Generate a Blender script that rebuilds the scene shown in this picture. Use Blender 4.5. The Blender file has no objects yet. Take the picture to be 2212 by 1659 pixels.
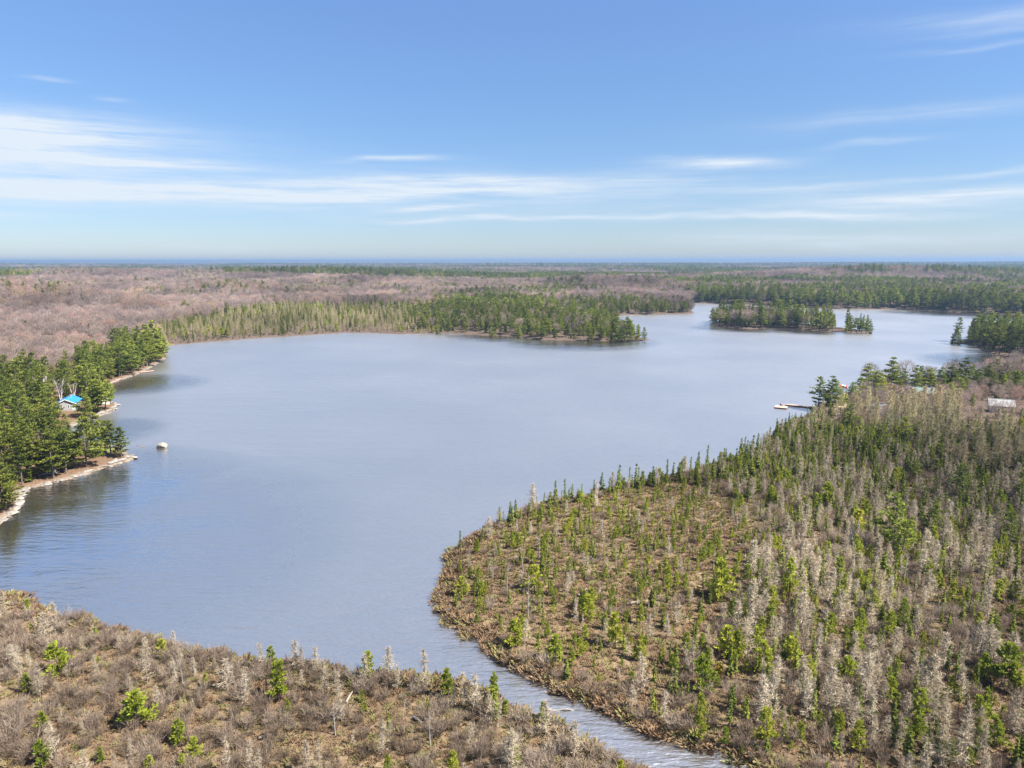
import bpy, math, random
import numpy as np
from mathutils import Matrix, Vector

random.seed(7); rng = np.random.default_rng(7)
S = bpy.context.scene
COL = S.collection
R = math.radians
PI = math.pi

# ------------------------------------------------------------------ camera
CAM_H = 55.0
PITCH, ROLL, HFOV = R(9.78), R(-0.10), R(71.5)
cd = bpy.data.cameras.new('camera'); cam = bpy.data.objects.new('camera', cd); COL.objects.link(cam)
cd.sensor_width = 36; cd.lens = 18 / math.tan(HFOV / 2)
cd.clip_start = 0.5; cd.clip_end = 120000
cam.matrix_world = (Matrix.Translation((0, 0, CAM_H)) @ Matrix.Rotation(R(90) - PITCH, 4, 'X') @ Matrix.Rotation(ROLL, 4, 'Z'))
S.camera = cam
MW = np.array(cam.matrix_world)
RC = MW[:3, :3]
FU = 1106 / math.tan(HFOV / 2)          # focal length in units of a 2212 x 1659 frame
def ray(u, v):
    d = RC @ np.array([(u - 1106) / FU, -(v - 829.5) / FU, -1.0])
    return d / np.linalg.norm(d)
def at(u, v, z=0.0):                     # where the sight line through (u, v) meets the level z
    d = ray(u, v); t = (z - CAM_H) / d[2]
    return np.array([d[0] * t, d[1] * t])
def proj(P):                             # world points -> frame coordinates
    q = (np.asarray(P, float) - np.array([0, 0, CAM_H])) @ RC
    dz = np.minimum(q[..., 2], -0.01)
    return 1106 + FU * q[..., 0] / -dz, 829.5 - FU * q[..., 1] / -dz
def height_to(u, vb, vt, z=0.0):         # height of an upright thing from base row to top row
    p = at(u, vb, z); d = ray(u, vt); s = math.hypot(*p) / math.hypot(d[0], d[1])
    return CAM_H + d[2] * s - z

# ------------------------------------------------------------------ sun, sky, exposure
SUN_EL, SUN_AZ = R(50), R(112)            # azimuth from the view direction towards the right
sd_ = bpy.data.lights.new('sun', 'SUN'); sd_.energy = 5.0; sd_.angle = R(0.53); sd_.color = (1.0, 0.95, 0.87)
sun = bpy.data.objects.new('sun', sd_); COL.objects.link(sun)
sv = Vector((math.sin(SUN_AZ) * math.cos(SUN_EL), math.cos(SUN_AZ) * math.cos(SUN_EL), math.sin(SUN_EL)))
sun.rotation_euler = sv.to_track_quat('Z', 'Y').to_euler(); sun.location = (0, 0, 400)
S.view_settings.view_transform = 'Standard'; S.view_settings.look = 'None'
S.view_settings.gamma = 1; S.view_settings.use_curve_mapping = False
S.view_settings.exposure = 1.45
cy = S.cycles
cy.max_bounces = 5; cy.diffuse_bounces = 2; cy.glossy_bounces = 2; cy.transmission_bounces = 2; cy.volume_bounces = 0
cy.transparent_max_bounces = 8; cy.use_denoising = True
cy.caustics_reflective = False; cy.caustics_refractive = False
cy.use_adaptive_sampling = True; cy.adaptive_threshold = 0.01

class NT:                                # small helper for node trees
    def __init__(s, tree): s.t = tree; s.n = tree.nodes; s.l = tree.links
    def new(s, typ, **kw):
        n = s.n.new(typ)
        for k, v in kw.items(): setattr(n, k, v)
        return n
    def link(s, a, b): s.l.new(a, b)
    def put(s, sock, v):
        if hasattr(v, 'is_output') or hasattr(v, 'links'): s.l.new(v, sock)
        else: sock.default_value = v
    def math(s, op, a, b=0.0, c=None, clamp=False):
        n = s.new('ShaderNodeMath', operation=op, use_clamp=clamp)
        s.put(n.inputs[0], a); s.put(n.inputs[1], b)
        if c is not None: s.put(n.inputs[2], c)
        return n.outputs[0]
    def ramp(s, fac, stops, interp='LINEAR'):
        n = s.new('ShaderNodeValToRGB'); n.color_ramp.interpolation = interp
        e = n.color_ramp.elements
        while len(e) < len(stops): e.new(0.5)
        for q, (p, c) in zip(e, stops): q.position = p; q.color = (*c, 1) if len(c) == 3 else c
        s.put(n.inputs[0], fac); return n.outputs[0]
    def mix(s, fac, a, b, mode='MIX'):
        n = s.new('ShaderNodeMix', data_type='RGBA', blend_type=mode)
        s.put(n.inputs[0], fac); s.put(n.inputs[6], a if not isinstance(a, tuple) else (*a, 1)[:4]); s.put(n.inputs[7], b if not isinstance(b, tuple) else (*b, 1)[:4])
        return n.outputs[2]
    def noise(s, vec, scale, detail=3, rough=0.5, dim='3D'):
        n = s.new('ShaderNodeTexNoise', noise_dimensions=dim); s.put(n.inputs['Scale'], scale)
        n.inputs['Detail'].default_value = detail; n.inputs['Roughness'].default_value = rough
        if vec is not None: s.link(vec, n.inputs['Vector'])
        return n.outputs[0]

W = bpy.data.worlds.new('World'); S.world = W; W.use_nodes = True
w = NT(W.node_tree); w.n.clear()
sky = w.new('ShaderNodeTexSky', sky_type='NISHITA'); sky.sun_disc = False
sky.sun_elevation = SUN_EL; sky.sun_rotation = SUN_AZ; sky.air_density = 1.0; sky.dust_density = 0.3; sky.ozone_density = 2.5; sky.altitude = 300
tc = w.new('ShaderNodeTexCoord'); sep = w.new('ShaderNodeSeparateXYZ'); w.link(tc.outputs['Generated'], sep.inputs[0])
X, Y, Z = sep.outputs
EL = w.math('MULTIPLY', w.math('ARCSINE', Z), 180 / PI); AZ = w.math('MULTIPLY', w.math('ARCTAN2', X, Y), 180 / PI)
comb = w.new('ShaderNodeCombineXYZ'); w.link(w.math('MULTIPLY', AZ, 0.10), comb.inputs[0]); w.link(w.math('MULTIPLY', EL, 1.7), comb.inputs[1])
wisp = w.noise(comb.outputs[0], 1.0, 8, 0.68)
comb2 = w.new('ShaderNodeCombineXYZ'); w.link(w.math('MULTIPLY', AZ, 0.055), comb2.inputs[0]); w.link(w.math('MULTIPLY', EL, 0.10), comb2.inputs[1])
warp = w.noise(comb2.outputs[0], 1.0, 3, 0.55)
ELw = w.math('ADD', EL, w.math('MULTIPLY', w.math('SUBTRACT', warp, 0.5), 2.4))
# wisps of cirrus: left end, right end, row, half thickness (rows of the frame), density
CLOUDS = [(-900, 1500, 402, 55, .26), (400, 3000, 440, 50, .22), (-700, 700, 290, 60, .20), (-560, 470, 268, 42, .85), (-700, 250, 305, 44, .65), (-420, 640, 333, 15, .75), (-300, 330, 352, 20, .35),
          (-600, 420, 396, 32, .85), (-300, 900, 410, 21, .80), (350, 1250, 392, 18, .45), (250, 1420, 418, 11, .50),
          (-500, 160, 455, 15, .55), (700, 1700, 397, 22, .38), (1380, 1740, 348, 14, .70), (700, 1000, 344, 7, .40),
          (800, 1300, 476, 6, .75), (780, 1080, 450, 6, .35), (1250, 2250, 466, 10, .60), (1650, 2600, 423, 17, .55),
          (1500, 2100, 402, 10, .25), (1400, 2300, 515, 20, .40), (1550, 2500, 245, 20, .20), (1750, 2050, 312, 9, .22),
          (1850, 2700, 12, 26, .24), (1950, 2500, 55, 9, .16), (1900, 2500, 90, 8, .16), (2000, 2400, 375, 8, .30),
          (200, 700, 530, 14, .18), (40, 170, 170, 5, .35), (190, 290, 213, 6, .25)]
tot = None
for (u0, u1, v, th, dn) in CLOUDS:
    d0, d1, dm, dt = ray(u0, v), ray(u1, v), ray((u0 + u1) / 2, v), ray((u0 + u1) / 2, v - th)
    az0, az1 = (math.degrees(math.atan2(d[0], d[1])) for d in (d0, d1))
    e0 = math.degrees(math.asin(dm[2])); et = math.degrees(math.asin(dt[2])) - e0
    et *= 1.25; dn *= 1.1 if u0 < 600 else 1.4
    a = w.math('MULTIPLY', w.math('SUBTRACT', AZ, (az0 + az1) / 2), 2 / (az1 - az0))
    b = w.math('MULTIPLY', w.math('SUBTRACT', ELw, e0), 1 / et)
    r2 = w.math('ADD', w.math('MULTIPLY', a, a), w.math('MULTIPLY', b, b))
    m = w.math('MULTIPLY', w.math('EXPONENT', w.math('MULTIPLY', r2, -1.9)), dn)
    tot = m if tot is None else w.math('ADD', tot, m)
front = w.math('GREATER_THAN', Y, 0.0)
tot = w.math('MULTIPLY', tot, front)
tot = w.math('MULTIPLY', tot, w.math('MAXIMUM', w.math('MULTIPLY_ADD', wisp, 3.2, -0.75), 0.0))
# unseen cirrus added above the view, shaped to whiten the lake's reflection
zz = w.math('MAXIMUM', Z, 0.05)
comb3 = w.new('ShaderNodeCombineXYZ'); w.link(w.math('MULTIPLY', w.math('DIVIDE', X, zz), 0.35), comb3.inputs[0]); w.link(w.math('DIVIDE', Y, zz), comb3.inputs[1])
unseen_veil = w.noise(comb3.outputs[0], 0.8, 5, 0.55)
vm = w.new('ShaderNodeMapRange'); w.link(unseen_veil, vm.inputs[0]); vm.inputs[1].default_value = 0.25; vm.inputs[2].default_value = 0.7
upm = w.new('ShaderNodeMapRange'); w.link(EL, upm.inputs[0]); upm.inputs[1].default_value = 18.5; upm.inputs[2].default_value = 28
thin = w.new('ShaderNodeMapRange'); w.link(EL, thin.inputs[0]); thin.inputs[1].default_value = 32; thin.inputs[2].default_value = 58; thin.inputs[3].default_value = 0.95; thin.inputs[4].default_value = 0.40
unseen_veil = w.math('MULTIPLY', w.math('MULTIPLY', vm.outputs[0], upm.outputs[0]), thin.outputs[0])
cov = w.math('MINIMUM', w.math('ADD', tot, unseen_veil), 0.95)
SKY_K = 0.050
tint = w.new('ShaderNodeHueSaturation'); tint.inputs['Saturation'].default_value = 1.0; w.link(sky.outputs[0], tint.inputs['Color'])
grade = w.ramp(w.math('MULTIPLY', EL, 1 / 30, clamp=True), [(0, (.74, .81, 1.02)), (.12, (.70, .81, 1.02)), (.35, (.79, .94, 1.13)), (.65, (.98, 1.13, 1.36)), (1, (.98, 1.13, 1.34))])
skyc = w.mix(1.0, tint.outputs[0], grade, 'MULTIPLY')
cl = w.mix(cov, skyc, (5.9, 6.5, 7.15, 1))
bg = w.new('ShaderNodeBackground'); bg.inputs[1].default_value = SKY_K; w.link(cl, bg.inputs[0])
wo = w.new('ShaderNodeOutputWorld'); w.link(bg.outputs[0], wo.inputs[0])

# ------------------------------------------------------------------ tagging
def tag(o, label=None, cat=None, group=None, kind=None):
    if label: o['label'] = label
    if cat: o['category'] = cat
    if group: o['group'] = group
    if kind: o['kind'] = kind
    return o
def mesh(name, verts, faces, mats, mi=None, smooth=False):
    me = bpy.data.meshes.new(name); me.from_pydata([tuple(v) for v in verts], [], faces)
    for m in (mats if isinstance(mats, (list, tuple)) else [mats]): me.materials.append(m)
    if mi is not None: me.polygons.foreach_set('material_index', mi)
    if smooth: me.polygons.foreach_set('use_smooth', [True] * len(faces))
    me.update(); return me
def obj(name, me, parent=None, loc=(0, 0, 0), rot=(0, 0, 0), scl=1.0):
    o = bpy.data.objects.new(name, me); COL.objects.link(o); o.location = loc; o.rotation_euler = rot
    o.scale = (scl, scl, scl) if not isinstance(scl, tuple) else scl
    if parent: o.parent = parent
    return o
def thing(name, label, cat, loc, rz=0.0, group=None, scl=1.0):
    o = obj(name, None, None, loc, (0, 0, rz), scl); o.empty_display_size = 0.3
    return tag(o, label, cat, group)

# ------------------------------------------------------------------ materials
def mat(name):
    m = bpy.data.materials.new(name); m.use_nodes = True; k = NT(m.node_tree); k.n.clear()
    return m, k, k.new('ShaderNodeOutputMaterial')
def leafy(name, stops, trans=0.3, nscale=1.5, namp=0.5):
    """foliage or twigs: colour differs from plant to plant, with a little mottling"""
    m, k, out = mat(name)
    oi = k.new('ShaderNodeObjectInfo'); pn = k.noise(oi.outputs['Location'], .022, 3, .6)
    c = k.ramp(k.math('ADD', k.math('MULTIPLY', oi.outputs['Random'], .62), k.math('MULTIPLY_ADD', pn, 1.3, -.46)), stops)
    t = k.new('ShaderNodeTexCoord'); n = k.noise(t.outputs['Object'], nscale, 2)
    v = k.math('MULTIPLY', k.math('MULTIPLY_ADD', n, namp * 2, 1 - namp), k.math('MULTIPLY_ADD', k.noise(oi.outputs['Location'], .009, 3, .6), 2.4, -.2))
    hv = k.new('ShaderNodeHueSaturation'); k.link(c, hv.inputs['Color']); k.link(v, hv.inputs['Value'])
    d = k.new('ShaderNodeBsdfDiffuse'); k.link(hv.outputs[0], d.inputs[0])
    tr = k.new('ShaderNodeBsdfTranslucent'); k.link(hv.outputs[0], tr.inputs[0])
    mx = k.new('ShaderNodeMixShader'); mx.inputs[0].default_value = trans
    k.link(d.outputs[0], mx.inputs[1]); k.link(tr.outputs[0], mx.inputs[2]); k.link(mx.outputs[0], out.inputs[0])
    return m
def plain(name, col, rough=0.7, var=0.25, scale=2.0, metal=0.0, bump=0.0, stretch=None):
    m, k, out = mat(name)
    t = k.new('ShaderNodeTexCoord'); vec = t.outputs['Object']
    if stretch:
        mp = k.new('ShaderNodeMapping'); mp.inputs['Scale'].default_value = stretch; k.link(vec, mp.inputs[0]); vec = mp.outputs[0]
    n = k.noise(vec, scale, 4, 0.6)
    b = k.new('ShaderNodeBsdfPrincipled')
    c = k.ramp(n, [(0.3, tuple(x * (1 - var) for x in col)), (0.7, tuple(min(1, x * (1 + var)) for x in col))])
    k.link(c, b.inputs['Base Color']); b.inputs['Roughness'].default_value = rough; b.inputs['Metallic'].default_value = metal
    b.inputs['Specular IOR Level'].default_value = 0.3
    if bump:
        bp = k.new('ShaderNodeBump'); bp.inputs['Strength'].default_value = bump; k.link(n, bp.inputs['Height']); k.link(bp.outputs[0], b.inputs['Normal'])
    k.link(b.outputs[0], out.inputs[0]); return m
M = {}
M['spruce'] = leafy('spruce_needles', [(0, (.085, .105, .026)), (.5, (.165, .195, .036)), (1, (.245, .265, .048))], .30)
M['young'] = leafy('young_pine_needles', [(0, (.20, .25, .035)), (.45, (.33, .37, .050)), (.85, (.42, .42, .06)), (1, (.45, .38, .07))], .42)
M['pine'] = leafy('pine_needles', [(0, (.095, .125, .028)), (.5, (.19, .222, .042)), (1, (.29, .30, .055))], .32)
M['larch'] = leafy('larch_twigs', [(0, (.33, .27, .19)), (.5, (.45, .375, .275)), (.8, (.49, .42, .32)), (1, (.46, .37, .20))], .15)
M['gold_larch'] = leafy('budding_larch_twigs', [(0, (.38, .30, .185)), (.6, (.42, .36, .215)), (1, (.36, .355, .17))], .2)
M['shrub'] = leafy('shrub_twigs', [(0, (.14, .10, .072)), (.5, (.26, .198, .150)), (1, (.38, .31, .245))], .15)
M['maple'] = leafy('maple_twigs', [(0, (.16, .122, .112)), (.35, (.26, .200, .178)), (.6, (.37, .292, .250)), (.82, (.38, .235, .19)), (1, (.37, .31, .19))], .15, .15)
M['heath'] = leafy('heath_leaves', [(0, (.085, .062, .042)), (.3, (.185, .117, .070)), (.5, (.24, .165, .096)), (.66, (.20, .20, .07)), (.8, (.17, .128, .082)), (1, (.35, .29, .20))], .2)
M['bark'] = plain('dark_bark', (.13, .105, .085), .9, .35, 6)
M['greybark'] = plain('grey_bark', (.24, .205, .175), .9, .3, 5)
M['birchbark'] = plain('birch_bark', (.62, .57, .52), .8, .25, 4)
M['deadwood'] = plain('bleached_wood', (.27, .245, .215), .9, .25, 5, stretch=(6, 6, 1))
M['rock'] = plain('granite', (.25, .225, .20), .85, .35, .9, bump=.5)
M['darkrock'] = plain('dark_granite', (.11, .10, .095), .85, .4, 1.2, bump=.5)

# ------------------------------------------------------------------ the lake outline (all on the water level)
LAKE = [(-420, 1225), (-120, 1255), (0, 1278), (30, 1290), (72, 1300), (95, 1325), (116, 1345), (150, 1340), (184, 1330), (206, 1341), (214, 1356), (300, 1374),
        (360, 1393), (400, 1404), (470, 1413), (520, 1430), (560, 1436), (610, 1441), (650, 1436), (687, 1440), (722, 1442), (745, 1450), (759, 1462), (778, 1462), (805, 1454), (840, 1456), (874, 1456),
        (930, 1465), (977, 1476), (1020, 1486), (1051, 1498), (1090, 1516), (1132, 1535), (1172, 1550), (1217, 1578), (1244, 1600), (1282, 1620), (1315, 1629), (1352, 1644),
        (1373, 1660), (1420, 1690), (1520, 1760), (1700, 1880), (1980, 2080), (2250, 2080), (1980, 1880), (1760, 1740), (1650, 1680), (1598, 1654), (1582, 1640), (1547, 1625),
        (1491, 1619), (1441, 1603), (1416, 1591), (1390, 1577), (1352, 1567), (1324, 1544), (1296, 1535), (1244, 1510), (1209, 1497), (1176, 1478), (1146, 1457), (1094, 1438),
        (1052, 1417), (1046, 1394), (1029, 1376), (989, 1358), (967, 1353), (947, 1332), (936, 1302), (942, 1280), (966, 1269), (952, 1257), (954, 1239),
        (974, 1222), (960, 1206), (984, 1184), (1017, 1164), (1047, 1142), (1082, 1129), (1101, 1123), (1139, 1102), (1196, 1084), (1254, 1077), (1284, 1068),
        (1347, 1050), (1409, 1041), (1475, 1026), (1540, 1006), (1613, 984), (1660, 964), (1672, 940), (1690, 922), (1712, 908), (1745, 897), (1752, 889), (1748, 883), (1775, 876), (1800, 864),
        (1812, 852), (1828, 847), (1860, 843), (1910, 840), (1990, 838), (2080, 836), (2140, 824), (2212, 802), (2330, 786), (2520, 778), (2900, 770),
        (2900, 712), (2500, 694), (2300, 684), (2212, 680), (2140, 678), (2075, 675), (2040, 671), (1930, 668), (1841, 668), (1741, 665), (1640, 660), (1555, 657), (1500, 654), (1484, 658),
        (1490, 668), (1501, 676), (1475, 679), (1420, 680), (1371, 680), (1330, 682), (1296, 690), (1310, 702), (1350, 716), (1378, 728), (1407, 735), (1384, 737), (1347, 738), (1297, 736), (1227, 735),
        (1172, 735), (1127, 729), (1082, 725), (1047, 725), (1026, 723), (954, 720), (922, 721), (860, 722), (800, 719), (745, 719), (650, 725), (553, 731),
        (460, 738), (400, 743), (357, 747), (361, 772), (335, 790), (300, 808), (265, 820), (237, 830), (205, 846), (222, 862), (242, 869), (257, 874), (250, 884), (235, 893), (196, 904),
        (168, 916), (130, 934), (118, 946), (150, 952), (220, 958), (262, 968), (272, 978), (297, 990), (250, 1003), (187, 1024), (129, 1041), (62, 1056), (42, 1076), (43, 1094), (31, 1108), (0, 1132), (-60, 1165), (-200, 1190), (-420, 1205)]
ISLE = [(1531, 700), (1568, 706), (1621, 711), (1655, 709), (1715, 709), (1768, 715), (1841, 719), (1886, 721), (1880, 716), (1800, 706), (1700, 697), (1600, 692), (1545, 694)]
EAST = [(2045, 741), (2085, 744), (2108, 749), (2120, 757), (2175, 772), (2212, 779), (2300, 792), (2420, 780), (2380, 752), (2260, 728), (2120, 729), (2068, 735)]
ISLETS = [[(986, 1362), (1004, 1360), (1008, 1368), (992, 1371)], [(1010, 1370), (1026, 1372), (1024, 1379), (1008, 1378)]]
POLY = [np.array([at(*p) for p in q]) for q in [LAKE, ISLE, EAST] + ISLETS]
SEG = np.concatenate([np.concatenate([p, np.roll(p, -1, 0)], 1) for p in POLY])
def shore(x, y):
    """signed distance to the waterline: positive on land"""
    x = np.asarray(x, float).ravel(); y = np.asarray(y, float).ravel()
    out = np.full(x.shape, 600.0); near = np.nonzero(np.hypot(x, y) < 2300)[0]
    ax, ay, bx, by = SEG.T; dx, dy = bx - ax, by - ay; L2 = dx * dx + dy * dy + 1e-9
    for c in np.array_split(near, max(1, len(near) // 20000)):
        if not len(c): continue
        px, py = x[c][:, None], y[c][:, None]
        t = np.clip(((px - ax) * dx + (py - ay) * dy) / L2, 0, 1)
        d = np.sqrt(np.min((px - ax - t * dx) ** 2 + (py - ay - t * dy) ** 2, 1))
        cr = ((ay > py) != (by > py)) & (px < dx * (py - ay) / np.where(dy == 0, 1e-9, dy) + ax)
        out[c] = np.where(cr.sum(1) % 2 == 1, -d, d)
    return out
def hash2(i, j, s):
    h = np.sin(i * 127.1 + j * 311.7 + s * 74.7) * 43758.5453
    return h - np.floor(h)
def vnoise(x, y, s=0):
    i, j = np.floor(x), np.floor(y); fx, fy = x - i, y - j
    fx = fx * fx * (3 - 2 * fx); fy = fy * fy * (3 - 2 * fy)
    a = hash2(i, j, s) * (1 - fx) + hash2(i + 1, j, s) * fx; b = hash2(i, j + 1, s) * (1 - fx) + hash2(i + 1, j + 1, s) * fx
    return a * (1 - fy) + b * fy
def fbm(x, y, s=0, o=4):
    t = 0; a = .5; n = 0
    for k in range(o): t = t + a * vnoise(x * 2 ** k, y * 2 ** k, s + k); n += a; a *= .5
    return t / n
def sstep(a, b, x): t = np.clip((x - a) / (b - a), 0, 1); return t * t * (3 - 2 * t)

HILLS = [(60, 694, 9, 130, 50), (-300, 700, 12, 150, 60), (430, 655, 8, 170, 60), (100, 648, 9, 240, 60), (760, 640, 8, 130, 60), (1300, 640, 9, 130, 60), (150, 624, 13, 380, 110), (700, 620, 11, 300, 100), (1900, 618, 14, 350, 150)]
HILLS = [(u, v, h * 1.7, sx, sy * .85) for u, v, h, sx, sy in HILLS]
HILLS = [(*at(u, v), h, sx, sy) for u, v, h, sx, sy in HILLS]
def bogness(x, y):                       # 1 on the open bogs either side of the river, 0 on the wooded uplands
    b = sstep(252, 215, y + 0.12 * np.abs(x)) * (1 - (x < -50) * sstep(113, 118, y))
    return b
def height(x, y, sdist=None):
    x = np.asarray(x, float).ravel(); y = np.asarray(y, float).ravel()
    s = shore(x, y) if sdist is None else sdist
    r = np.hypot(x, y); b = bogness(x, y)
    j = (fbm(x / 2.2, y / 2.2, 3, 3) - .5) * 2.2 * np.clip(1.4 - r / 500, .4, 1)        # ragged edge
    s = s + j
    bank = np.where(s > 0, .42 * (1 - np.exp(-s / .6)), np.maximum(s * .5, -1.6))
    bog = np.where(s > 0, .20 * (fbm(x / 3, y / 3, 11, 3) - .35) * np.clip(s / 2, 0, 1), 0)
    up = np.where(s > 0, .055 * np.minimum(s, 70) + 1.0 * (fbm(x / 14, y / 14, 21) - .3) * np.clip(s / 12, 0, 1), 0)
    amp = 9 * sstep(500, 1500, r) + 7 * sstep(1800, 6000, r) + 52 * sstep(8000, 16000, r)
    hill = amp * fbm(x / 700 + 5, y / 420 + 9, 31) * np.clip(s / 160, 0, 1) + 24 * sstep(9000, 20000, r)
    for hx, hy, hh, sx, sy in HILLS: hill = hill + hh * np.exp(-((x - hx) / sx) ** 2 - ((y - hy) / sy) ** 2) * np.clip(s / 90, 0, 1)
    return bank + bog * b + (up + hill) * (1 - b)

# ------------------------------------------------------------------ ground sheet
az = np.concatenate([np.arange(-180, -50, 3.0), np.arange(-50, 50, .22), np.arange(50, 180, 3.0)])
rad = [3.0]
while rad[-1] < 23000: rad.append(rad[-1] * (1.02 if rad[-1] < 60 else 1.0078 if rad[-1] < 1000 else 1.025))
rad = np.array(rad); NA, NR = len(az), len(rad)
GA, GR = np.meshgrid(np.radians(az), rad); gx, gy = (GR * np.sin(GA)).ravel(), (GR * np.cos(GA)).ravel()
gs = shore(gx, gy); gz = height(gx, gy, gs)
idx = np.arange(NA * NR).reshape(NR, NA); nxt = np.roll(idx, -1, 1)
quads = np.stack([idx[:-1], nxt[:-1], nxt[1:], idx[1:]], -1).reshape(-1, 4)[:, ::-1]
gme = bpy.data.meshes.new('ground')
gme.vertices.add(NA * NR); gme.vertices.foreach_set('co', np.stack([gx, gy, gz], 1).ravel())
gme.loops.add(quads.size); gme.loops.foreach_set('vertex_index', quads.ravel().astype(np.int32))
gme.polygons.add(len(quads)); gme.polygons.foreach_set('loop_start', np.arange(0, quads.size, 4, dtype=np.int32))
gme.polygons.foreach_set('use_smooth', np.ones(len(quads), bool)); gme.update(calc_edges=True)
def gattr(name, arr):
    a = gme.attributes.new(name, 'FLOAT', 'POINT'); a.data.foreach_set('value', np.asarray(arr, np.float32))
gattr('bog', bogness(gx, gy)); gattr('shore', gs)
gu, gv = proj(np.stack([gx, gy, gz * 0], 1))
needle = ((gu < 420) & (gv > 745) & (gv < 1260) & (gy > 20)).astype(float)       # pine-needle floor under the shore pines
rocky = needle * sstep(2.4, .6, gs + 3.2 * (fbm(gx / 5, gy / 5, 41, 2) - .45)) * (gs > -3)
sandy = np.exp(-((gu - 1822) / 22) ** 2 - ((gv - 853) / 7) ** 2) + np.exp(-((gu - 1816) / 22) ** 2 - ((gv - 884) / 5) ** 2) + np.exp(-((gu - 1152) / 24) ** 2 - ((gv - 617) / 5) ** 2)
lawn = np.exp(-((gu - 215) / 34) ** 2 - ((gv - 976) / 6) ** 2)
ok = gy > 20
gattr('needle', needle); gattr('rocky', rocky); gattr('sandy', np.clip(sandy * ok, 0, 1)); gattr('lawn', np.clip(lawn * ok, 0, 1))

m, k, out = mat('ground_cover')
geo = k.new('ShaderNodeNewGeometry'); P = geo.outputs['Position']
def A(n): q = k.new('ShaderNodeAttribute'); q.attribute_name = n; return q.outputs['Fac']
n1 = k.noise(P, .16, 4, .6); n2 = k.noise(P, 1.6, 4, .65); n3 = k.noise(P, .02, 4, .55)
bogc = k.ramp(k.math('MULTIPLY_ADD', n2, .5, k.math('MULTIPLY', n1, .5)), [(.30, (.075, .054, .038)), (.45, (.145, .10, .062)), (.55, (.20, .142, .085)), (.66, (.26, .21, .125)), (.75, (.18, .18, .06))])
forc = k.ramp(n2, [(.3, (.07, .052, .04)), (.7, (.155, .115, .09))])
far = k.ramp(k.noise(P, .012, 6, .7), [(.36, (.045, .075, .035)), (.46, (.10, .105, .07)), (.54, (.21, .155, .14)), (.7, (.27, .19, .17))])
mr = k.new('ShaderNodeMapRange'); k.link(A('shore'), mr.inputs[0]); mr.inputs[1].default_value = 240; mr.inputs[2].default_value = 500
c = k.mix(mr.outputs[0], forc, far)
c = k.mix(A('bog'), c, bogc)
c = k.mix(A('needle'), c, k.ramp(n2, [(.35, (.11, .07, .046)), (.65, (.20, .128, .082))]))
c = k.mix(A('lawn'), c, (.16, .22, .04, 1))
c = k.mix(A('rocky'), c, k.ramp(n2, [(.3, (.12, .10, .08)), (.6, (.26, .23, .195))]))
c = k.mix(A('sandy'), c, (.60, .45, .30, 1))
bs = k.new('ShaderNodeBsdfDiffuse'); k.link(c, bs.inputs[0])
bp = k.new('ShaderNodeBump'); bp.inputs['Strength'].default_value = .8; bp.inputs['Distance'].default_value = .25
k.link(n2, bp.inputs['Height']); k.link(bp.outputs[0], bs.inputs['Normal']); k.link(bs.outputs[0], out.inputs[0])
gme.materials.append(m)
ground = tag(obj('ground', gme), 'brown bog and wooded land around the lake to the horizon', kind='structure')

# ------------------------------------------------------------------ water
m, k, out = mat('lake_water')
geo = k.new('ShaderNodeNewGeometry'); P = geo.outputs['Position']
def wave(scale, sx, sy, ang, det):
    mp = k.new('ShaderNodeMapping'); mp.inputs['Rotation'].default_value = (0, 0, ang); mp.inputs['Scale'].default_value = (sx, sy, 1); k.link(P, mp.inputs[0])
    return k.noise(mp.outputs[0], scale, det, .55)
h = k.math('ADD', k.math('MULTIPLY', wave(.55, .45, 1.5, R(12), 3), .60), k.math('MULTIPLY', wave(1.7, .6, 1.3, R(-20), 2), .22))
h = k.math('ADD', h, k.math('MULTIPLY', wave(.10, .5, 1.4, R(18), 2), .9))
bp = k.new('ShaderNodeBump'); bp.inputs['Strength'].default_value = .60; bp.inputs['Distance'].default_value = 1.0; k.link(h, bp.inputs['Height'])
gust = k.noise(P, .012, 3, .5)
rg = k.new('ShaderNodeMapRange'); k.link(gust, rg.inputs[0]); rg.inputs[1].default_value = .35; rg.inputs[2].default_value = .65; rg.inputs[3].default_value = .32; rg.inputs[4].default_value = .36
lee = None                              # water sheltered from the wind close under the wooded shores
for (u_, v_, r_) in [(60, 1120, 34), (190, 1050, 28), (-60, 1190, 50), (60, 1190, 30), (200, 935, 16), (300, 830, 22), (1250, 738, 40), (1090, 727, 30), (1600, 709, 30), (1740, 713, 30), (2160, 782, 30), (2060, 676, 50), (2200, 684, 50)]:
    p_ = at(u_, v_); vd = k.new('ShaderNodeVectorMath', operation='DISTANCE'); k.link(P, vd.inputs[0]); vd.inputs[1].default_value = (p_[0], p_[1], 0)
    q_ = k.math('SUBTRACT', 1.0, k.math('DIVIDE', vd.outputs['Value'], r_ * 1.5), clamp=True)
    lee = q_ if lee is None else k.math('MAXIMUM', lee, q_)
lee = k.math('MULTIPLY', lee, k.math('MULTIPLY_ADD', k.noise(P, .05, 4, .6), 3.0, -.2), clamp=True)
k.link(k.math('MULTIPLY_ADD', lee, -.40, .60), bp.inputs['Strength'])
rgl = k.new('ShaderNodeMapRange'); k.link(lee, rgl.inputs[0]); k.link(rg.outputs[0], rgl.inputs[3]); rgl.inputs[4].default_value = .09; rg = rgl
gl = k.new('ShaderNodeBsdfGlossy'); gl.inputs['Color'].default_value = (1.0, .955, .918, 1); k.link(rg.outputs[0], gl.inputs['Roughness']); k.link(bp.outputs[0], gl.inputs['Normal'])
df = k.new('ShaderNodeBsdfDiffuse'); df.inputs[0].default_value = (.07, .06, .052, 1)
fr = k.new('ShaderNodeFresnel'); fr.inputs[0].default_value = 1.9; k.link(bp.outputs[0], fr.inputs['Normal'])
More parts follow.
